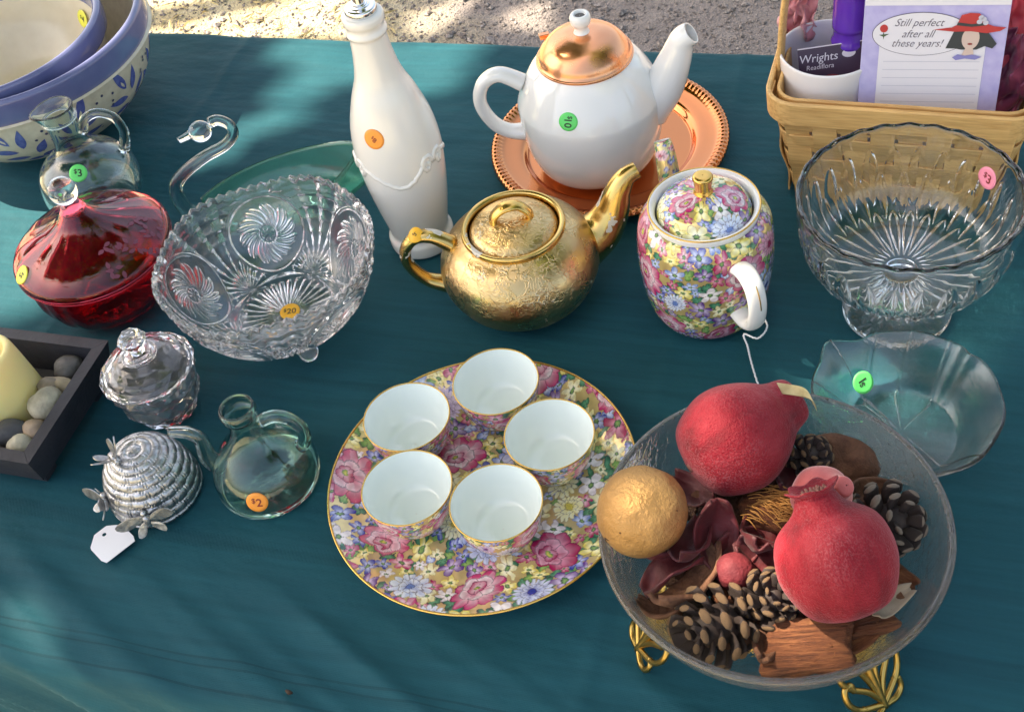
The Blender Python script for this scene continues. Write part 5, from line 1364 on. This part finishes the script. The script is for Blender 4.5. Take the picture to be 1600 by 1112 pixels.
# pine cones: every scale is a piece
simple('cone_dark', (.022, .014, .014), .7, var=(90, (.045, .028, .022)), bump=(200, .4, .001))
simple('cone_tip', (.17, .095, .045), .85, var=(210, (.34, .21, .11)), bump=(320, 1.0, .0015))
simple('cone_grey', (.10, .075, .058), .75, var=(120, (.22, .17, .13)))
def scale_mesh(nm, openness):
    V = []; secs = [(0, .20, .05), (.40, .36, .08), (.74, .44, .11), (.93, .34, .19), (1.02, .15, .09)]
    n = 8
    for (x, w, h) in secs:
        for j in range(n):
            t = 2 * PI * j / n; V.append((x, w * math.cos(t), h * math.sin(t) + .18 * x * x))
    F = []
    for i in range(len(secs) - 1):
        for j in range(n): F.append((i * n + j, i * n + (j + 1) % n, (i + 1) * n + (j + 1) % n, (i + 1) * n + j))
    F.append(tuple(range(n))[::-1]); F.append(tuple(range((len(secs) - 1) * n, len(secs) * n)))
    fm = [0] * (3 * n) + [1] * n + [0, 1]
    return make_mesh(nm, np.array(V), F, [MT['cone_dark'], MT[openness]], True, fm)
scale_me = scale_mesh('scale', 'cone_tip'); scale_me2 = scale_mesh('scale', 'cone_grey')
def pinecone(label, center, L, R, axis, nsc, me, size, seed, tilt=.45):
    q = Vector(axis).normalized().to_track_quat('Z', 'Y')
    o = thing('pine_cone', label, 'pine cone', center, 0, 'pine cones among the potpourri'); o.rotation_mode = 'QUATERNION'; o.rotation_quaternion = q
    v_, f_ = ico(1, 2); part('core', (v_ * np.array([R * .55, R * .55, L * .5]), f_), MT['cone_dark'], o)
    rg = random.Random(seed)
    for k in range(nsc):
        t = (k + .5) / nsc; z = -L * .46 + L * .92 * t; prof_r = R * .42 * math.sin(PI * (t * .86 + .10)) ** .6
        an = k * 2.39996; s_ = size * (.65 + .5 * math.sin(PI * (t * .85 + .12))) * rg.uniform(.9, 1.1)
        el = tilt + (t - .35) * 1.1
        d = Vector((math.cos(an) * math.cos(el), math.sin(an) * math.cos(el), math.sin(el)))
        tang = Vector((-math.sin(an), math.cos(an), 0)); nn = d.cross(tang)
        M = Matrix((d, tang, nn)).transposed().to_4x4(); 
        sc_o = bpy.data.objects.new('scale', me); C.objects.link(sc_o); sc_o.parent = o
        sc_o.matrix_local = Matrix.Translation((prof_r * math.cos(an), prof_r * math.sin(an), z)) @ M @ Matrix.Diagonal((s_, s_ * .88, s_ * .9, 1))
    return o
pinecone('large dark pine cone with tan scale tips at the bowl front', at(1120, 975, .088), .042, .0225, (-.80, -.35, .35), 46, scale_me, .0150, 4, .22)
pinecone('small brown pine cone left of the red velvet pomegranate', at(1203, 938, .090), .034, .0165, (.1, -.3, 1), 44, scale_me, .0112, 5, .22)
pinecone('tiny pine cone between the large velvet fruit and the bark', at(1262, 713, .098), .026, .0125, (.2, -.4, 1), 36, scale_me, .0092, 6, .22)
pinecone('dark open pine cone at the right side of the bowl', at(1382, 812, .086), .040, .0210, (.25, -.5, .6), 40, scale_me2, .0150, 7, .15)

# bark, petals, husk
a = Mat('bark_orange'); mp = a.mapping((1, 9, 6))
a.set(color=a.ramp(a.noise(38, 6, .7, vec=mp), [(.28, (.045, .013, .006)), (.5, (.155, .048, .017)), (.75, (.31, .12, .045))]), rough=.85); a.bump(a.noise(60, 5, .7, vec=mp), 1.0, .004); MT['bark_orange'] = a.m
a = Mat('bark_brown'); a.set(color=a.ramp(a.noise(60, 6, .7), [(.3, (.055, .020, .010)), (.7, (.19, .085, .045))]), rough=.85); a.bump(a.noise(90, 5, .7), 1.0, .003); MT['bark_brown'] = a.m
a = Mat('petal_maroon'); a.set(color=a.ramp(a.noise(45, 5), [(.3, (.040, .003, .006)), (.7, (.125, .011, .016))]), rough=.6, sheen=.08); a.bump(a.noise(120, 4), .6, .0015); MT['petal_maroon'] = a.m
simple('husk_fibre', (.34, .14, .03), .8, var=(120, (.50, .25, .07)))
simple('dry_leaf', (.26, .20, .14), .7, var=(60, (.40, .32, .24)))
def chunk(name, label, center, size, rot, mat, seed, cat='bark', amp=.34):
    v_, f_ = box(2, 2, 2, .35); bm = bmesh.new()
    vs_ = [bm.verts.new(v) for v in v_]; [bm.faces.new([vs_[i] for i in q]) for q in f_]
    bmesh.ops.subdivide_edges(bm, edges=bm.edges[:], cuts=3, use_grid_fill=True); bm.verts.index_update()
    V = np.array([v.co[:] for v in bm.verts]); F = [[v.index for v in f.verts] for f in bm.faces]; bm.free()
    V = rough_blob(V, amp, .9, seed) * np.array(size) / 2
    o = part(name, (V, F), MT[mat], None, loc=center, rot=rot); tag(o, label, cat); return o
chunk('bark_chunk', 'thick orange brown bark chunk at the front of the bowl', at(1262, 1012, .080), (.046, .030, .020), (.35, -.1, -.25), 'bark_orange', 3)
chunk('bark_sliver', 'small pale curved bark sliver at the bowl front right', at(1362, 972, .082), (.030, .014, .011), (.2, .1, .05), 'bark_orange', 8)
def leafy(name, label, center, L, W, curl, rot, mat, seed, cat='petal', thick=.0014, cup=.5):
    nu, nv = 18, 12; V = []
    for i in range(nu):
        for j in range(nv):
            u = i / (nu - 1); v = j / (nv - 1) * 2 - 1
            w = W * math.sin(PI * (u * .88 + .06)) ** .65; p = Vector((u * 2.3, v * 1.3, seed))
            V.append(((u - .5) * L, v * w / 2 * (1 - .1 * abs(v)), curl * L * (u - .5) ** 2 * 2 + cup * W * .5 * v * v + .12 * W * mnoise.noise(p * 1.5)))
    F = [(i * nv + j, (i + 1) * nv + j, (i + 1) * nv + j + 1, i * nv + j + 1) for i in range(nu - 1) for j in range(nv - 1)]
    o = part(name, (np.array(V), F), MT[mat], None, loc=center, rot=rot)
    m_ = o.modifiers.new('thick', 'SOLIDIFY'); m_.thickness = thick; m_.offset = 0
    tag(o, label, cat); return o
leafy('bark_disc', 'brown half disc of bark at the back right of the bowl', at(1318, 722, .092), .046, .036, -.2, (.75, .25, -.55), 'bark_brown', 4, 'bark', .003, -.25)
leafy('bark_curl', 'rough brown bark curl behind the large pine cone', at(1085, 925, .090), .055, .026, .5, (-.5, .15, .62), 'bark_brown', 5, 'bark', .003, .4)
leafy('dried_petal', 'maroon dried petal below the gold ball', at(1050, 895, .092), .042, .026, .3, (-.35, -.2, .25), 'petal_maroon', 6, group_ := 'petal') if False else leafy('dried_petal', 'maroon dried petal below the gold ball', at(1050, 893, .092), .042, .028, -.3, (-.45, -.2, .25), 'petal_maroon', 6)
leafy('dried_petal', 'dark maroon petal standing upright in the bowl centre', at(1112, 828, .100), .044, .032, .4, (.3, -.9, 1.4), 'petal_maroon', 7)
leafy('dried_petal', 'reddish dried petal beside the fibrous husk', at(1178, 848, .092), .044, .026, .4, (.4, .5, 1.2), 'petal_maroon', 8)
leafy('dried_petal', 'thin dark petal tucked under the large velvet fruit', at(1088, 775, .088), .040, .024, .3, (-.2, .3, 2.0), 'petal_maroon', 9)
leafy('dried_petal', 'deep red curled petal between the gold ball and the berry', at(1082, 862, .096), .040, .026, .35, (-.3, .35, .9), 'petal_maroon', 14)
leafy('dried_petal', 'dark red petal behind the small berry', at(1150, 862, .090), .038, .026, -.3, (.3, -.2, .4), 'petal_maroon', 15)
leafy('dried_petal', 'broad wine red petal under the fibrous husk', at(1196, 880, .088), .042, .026, .3, (.1, .3, -.6), 'petal_maroon', 16)
leafy('dried_petal', 'wine red petal tip at the far left under the gold ball', at(1022, 868, .086), .034, .022, .4, (-.6, .1, -.4), 'petal_maroon', 17)
leafy('bark_strip', 'ragged brown bark strip between the pine cone and the orange bark', at(1196, 1002, .082), .036, .018, .3, (.2, .2, 1.1), 'bark_brown', 18, 'bark', .003, .3)
leafy('dry_leaf', 'dry greyish leaf under the red velvet pomegranate', at(1378, 945, .088), .034, .016, .5, (.5, .3, .5), 'dry_leaf', 10, 'leaf', .0008)
v_, f_ = ico(1, 3); o = part('red_berry', (rough_blob(v_, .08, 1.5, 2) * .0120, f_), simple('berry_red', (.09, .006, .012), .75, var=(60, (.17, .014, .022)), bump=(160, .9, .002)), None, loc=at(1147, 893, .094)); tag(o, 'small wrinkled dark red berry in front of the petals', 'berry')
for (px_, py_, z_, L_, W_, rot_, m_, lab_) in (
        (1350, 860, .078, .034, .020, (.3, .5, .9), 'bark_brown', 'brown bark flake beside the dark open pine cone'),
        (1392, 900, .080, .030, .018, (.5, .6, -.4), 'bark_orange', 'rusty bark flake at the right wall of the bowl'),
        (1150, 930, .084, .032, .018, (-.3, .2, .5), 'bark_orange', 'rusty bark flake just below the red berry'),
        (1240, 905, .080, .036, .022, (.2, -.3, 1.4), 'petal_maroon', 'wine red petal left of the red velvet pomegranate'),
        (1030, 960, .082, .032, .018, (-.5, -.3, -.7), 'bark_brown', 'brown flake against the left wall near the brass leg'),
        (1330, 1000, .080, .034, .016, (.4, .1, .3), 'bark_orange', 'orange bark splinter at the front wall of the bowl'),
        (1230, 750, .092, .034, .018, (.4, .3, .9), 'petal_maroon', 'wine red petal between the husk and the tiny pine cone'),
        (1350, 770, .086, .030, .020, (.5, .3, .2), 'bark_brown', 'brown flake above the dark open pine cone')):
    leafy('potpourri_flake', lab_, at(px_, py_, z_), L_, W_, .35, rot_, m_, px_ * .013, 'flake', .0022, .35)
hk = thing('fibrous_husk', 'orange brown fibrous coconut husk below the large velvet fruit', 'husk', at(1215, 800, .094), -.6)
v_, f_ = ico(1, 3); part('husk_core', (rough_blob(v_, .2, 1.4, 8) * np.array([.022, .014, .010]), f_), MT['bark_orange'], hk)
fb = []; rgf = random.Random(12)
for k in range(150):
    a0 = rgf.uniform(-.5, .5); x = rgf.uniform(-.020, .014); y = rgf.uniform(-.013, .013); z = .0095 * (1 - (y / .017) ** 2) * (1 - (x / .03) ** 2) + rgf.uniform(0, .003)
    L = rgf.uniform(.010, .022); fb.append(tube(spline([(x, y, z - .001), (x + L * .5 * math.cos(a0), y + L * .5 * math.sin(a0), z + rgf.uniform(.001, .003)), (x + L * math.cos(a0), y + L * math.sin(a0), z - rgf.uniform(0, .003))], 6), rgf.uniform(.00022, .00045), 4))
part('fibres', join(*fb), MT['husk_fibre'], hk)
# mixed small chips filling the bottom of the bowl
bed = []; rgb_ = random.Random(30)
for k in range(330):
    t = rgb_.uniform(0, 2 * PI); rr = .064 * math.sqrt(rgb_.random()); x, y = rr * math.cos(t), rr * math.sin(t)
    base_z = .006 + max(0, (rr - .045)) ** 1.5 * 4.2; z = base_z + .004 + rgb_.random() * .022
    v_, f_ = petal(rgb_.uniform(.012, .022), rgb_.uniform(.004, .008), 3); v_ = np.concatenate([v_, v_ + [0, 0, .0015]]); n_ = len(v_) // 2
    f_ = list(f_) + [tuple(i + n_ for i in q[::-1]) for q in f_]
    bed.append(xf((v_, f_), (x, y, z), (rgb_.uniform(-.6, .6), rgb_.uniform(-.6, .6), rgb_.uniform(0, 6.3))))
o = part('potpourri_bed', join(*bed), MT['bark_brown'], None, smooth=False, loc=(*BC, T + .0475)); tag(o, 'dark small chips and petals filling the bowl bottom', None, kind='stuff')

sd2 = part('dark_seed', tube(spline([at(447, 1078, .0012), at(452, 1081, .0022), at(457, 1082, .0012)], 8), [.0008, .0017, .0006], 8), MT['crack_dark'])
tag(sd2, 'tiny dark seed lying on the cloth near the front edge', 'seed')
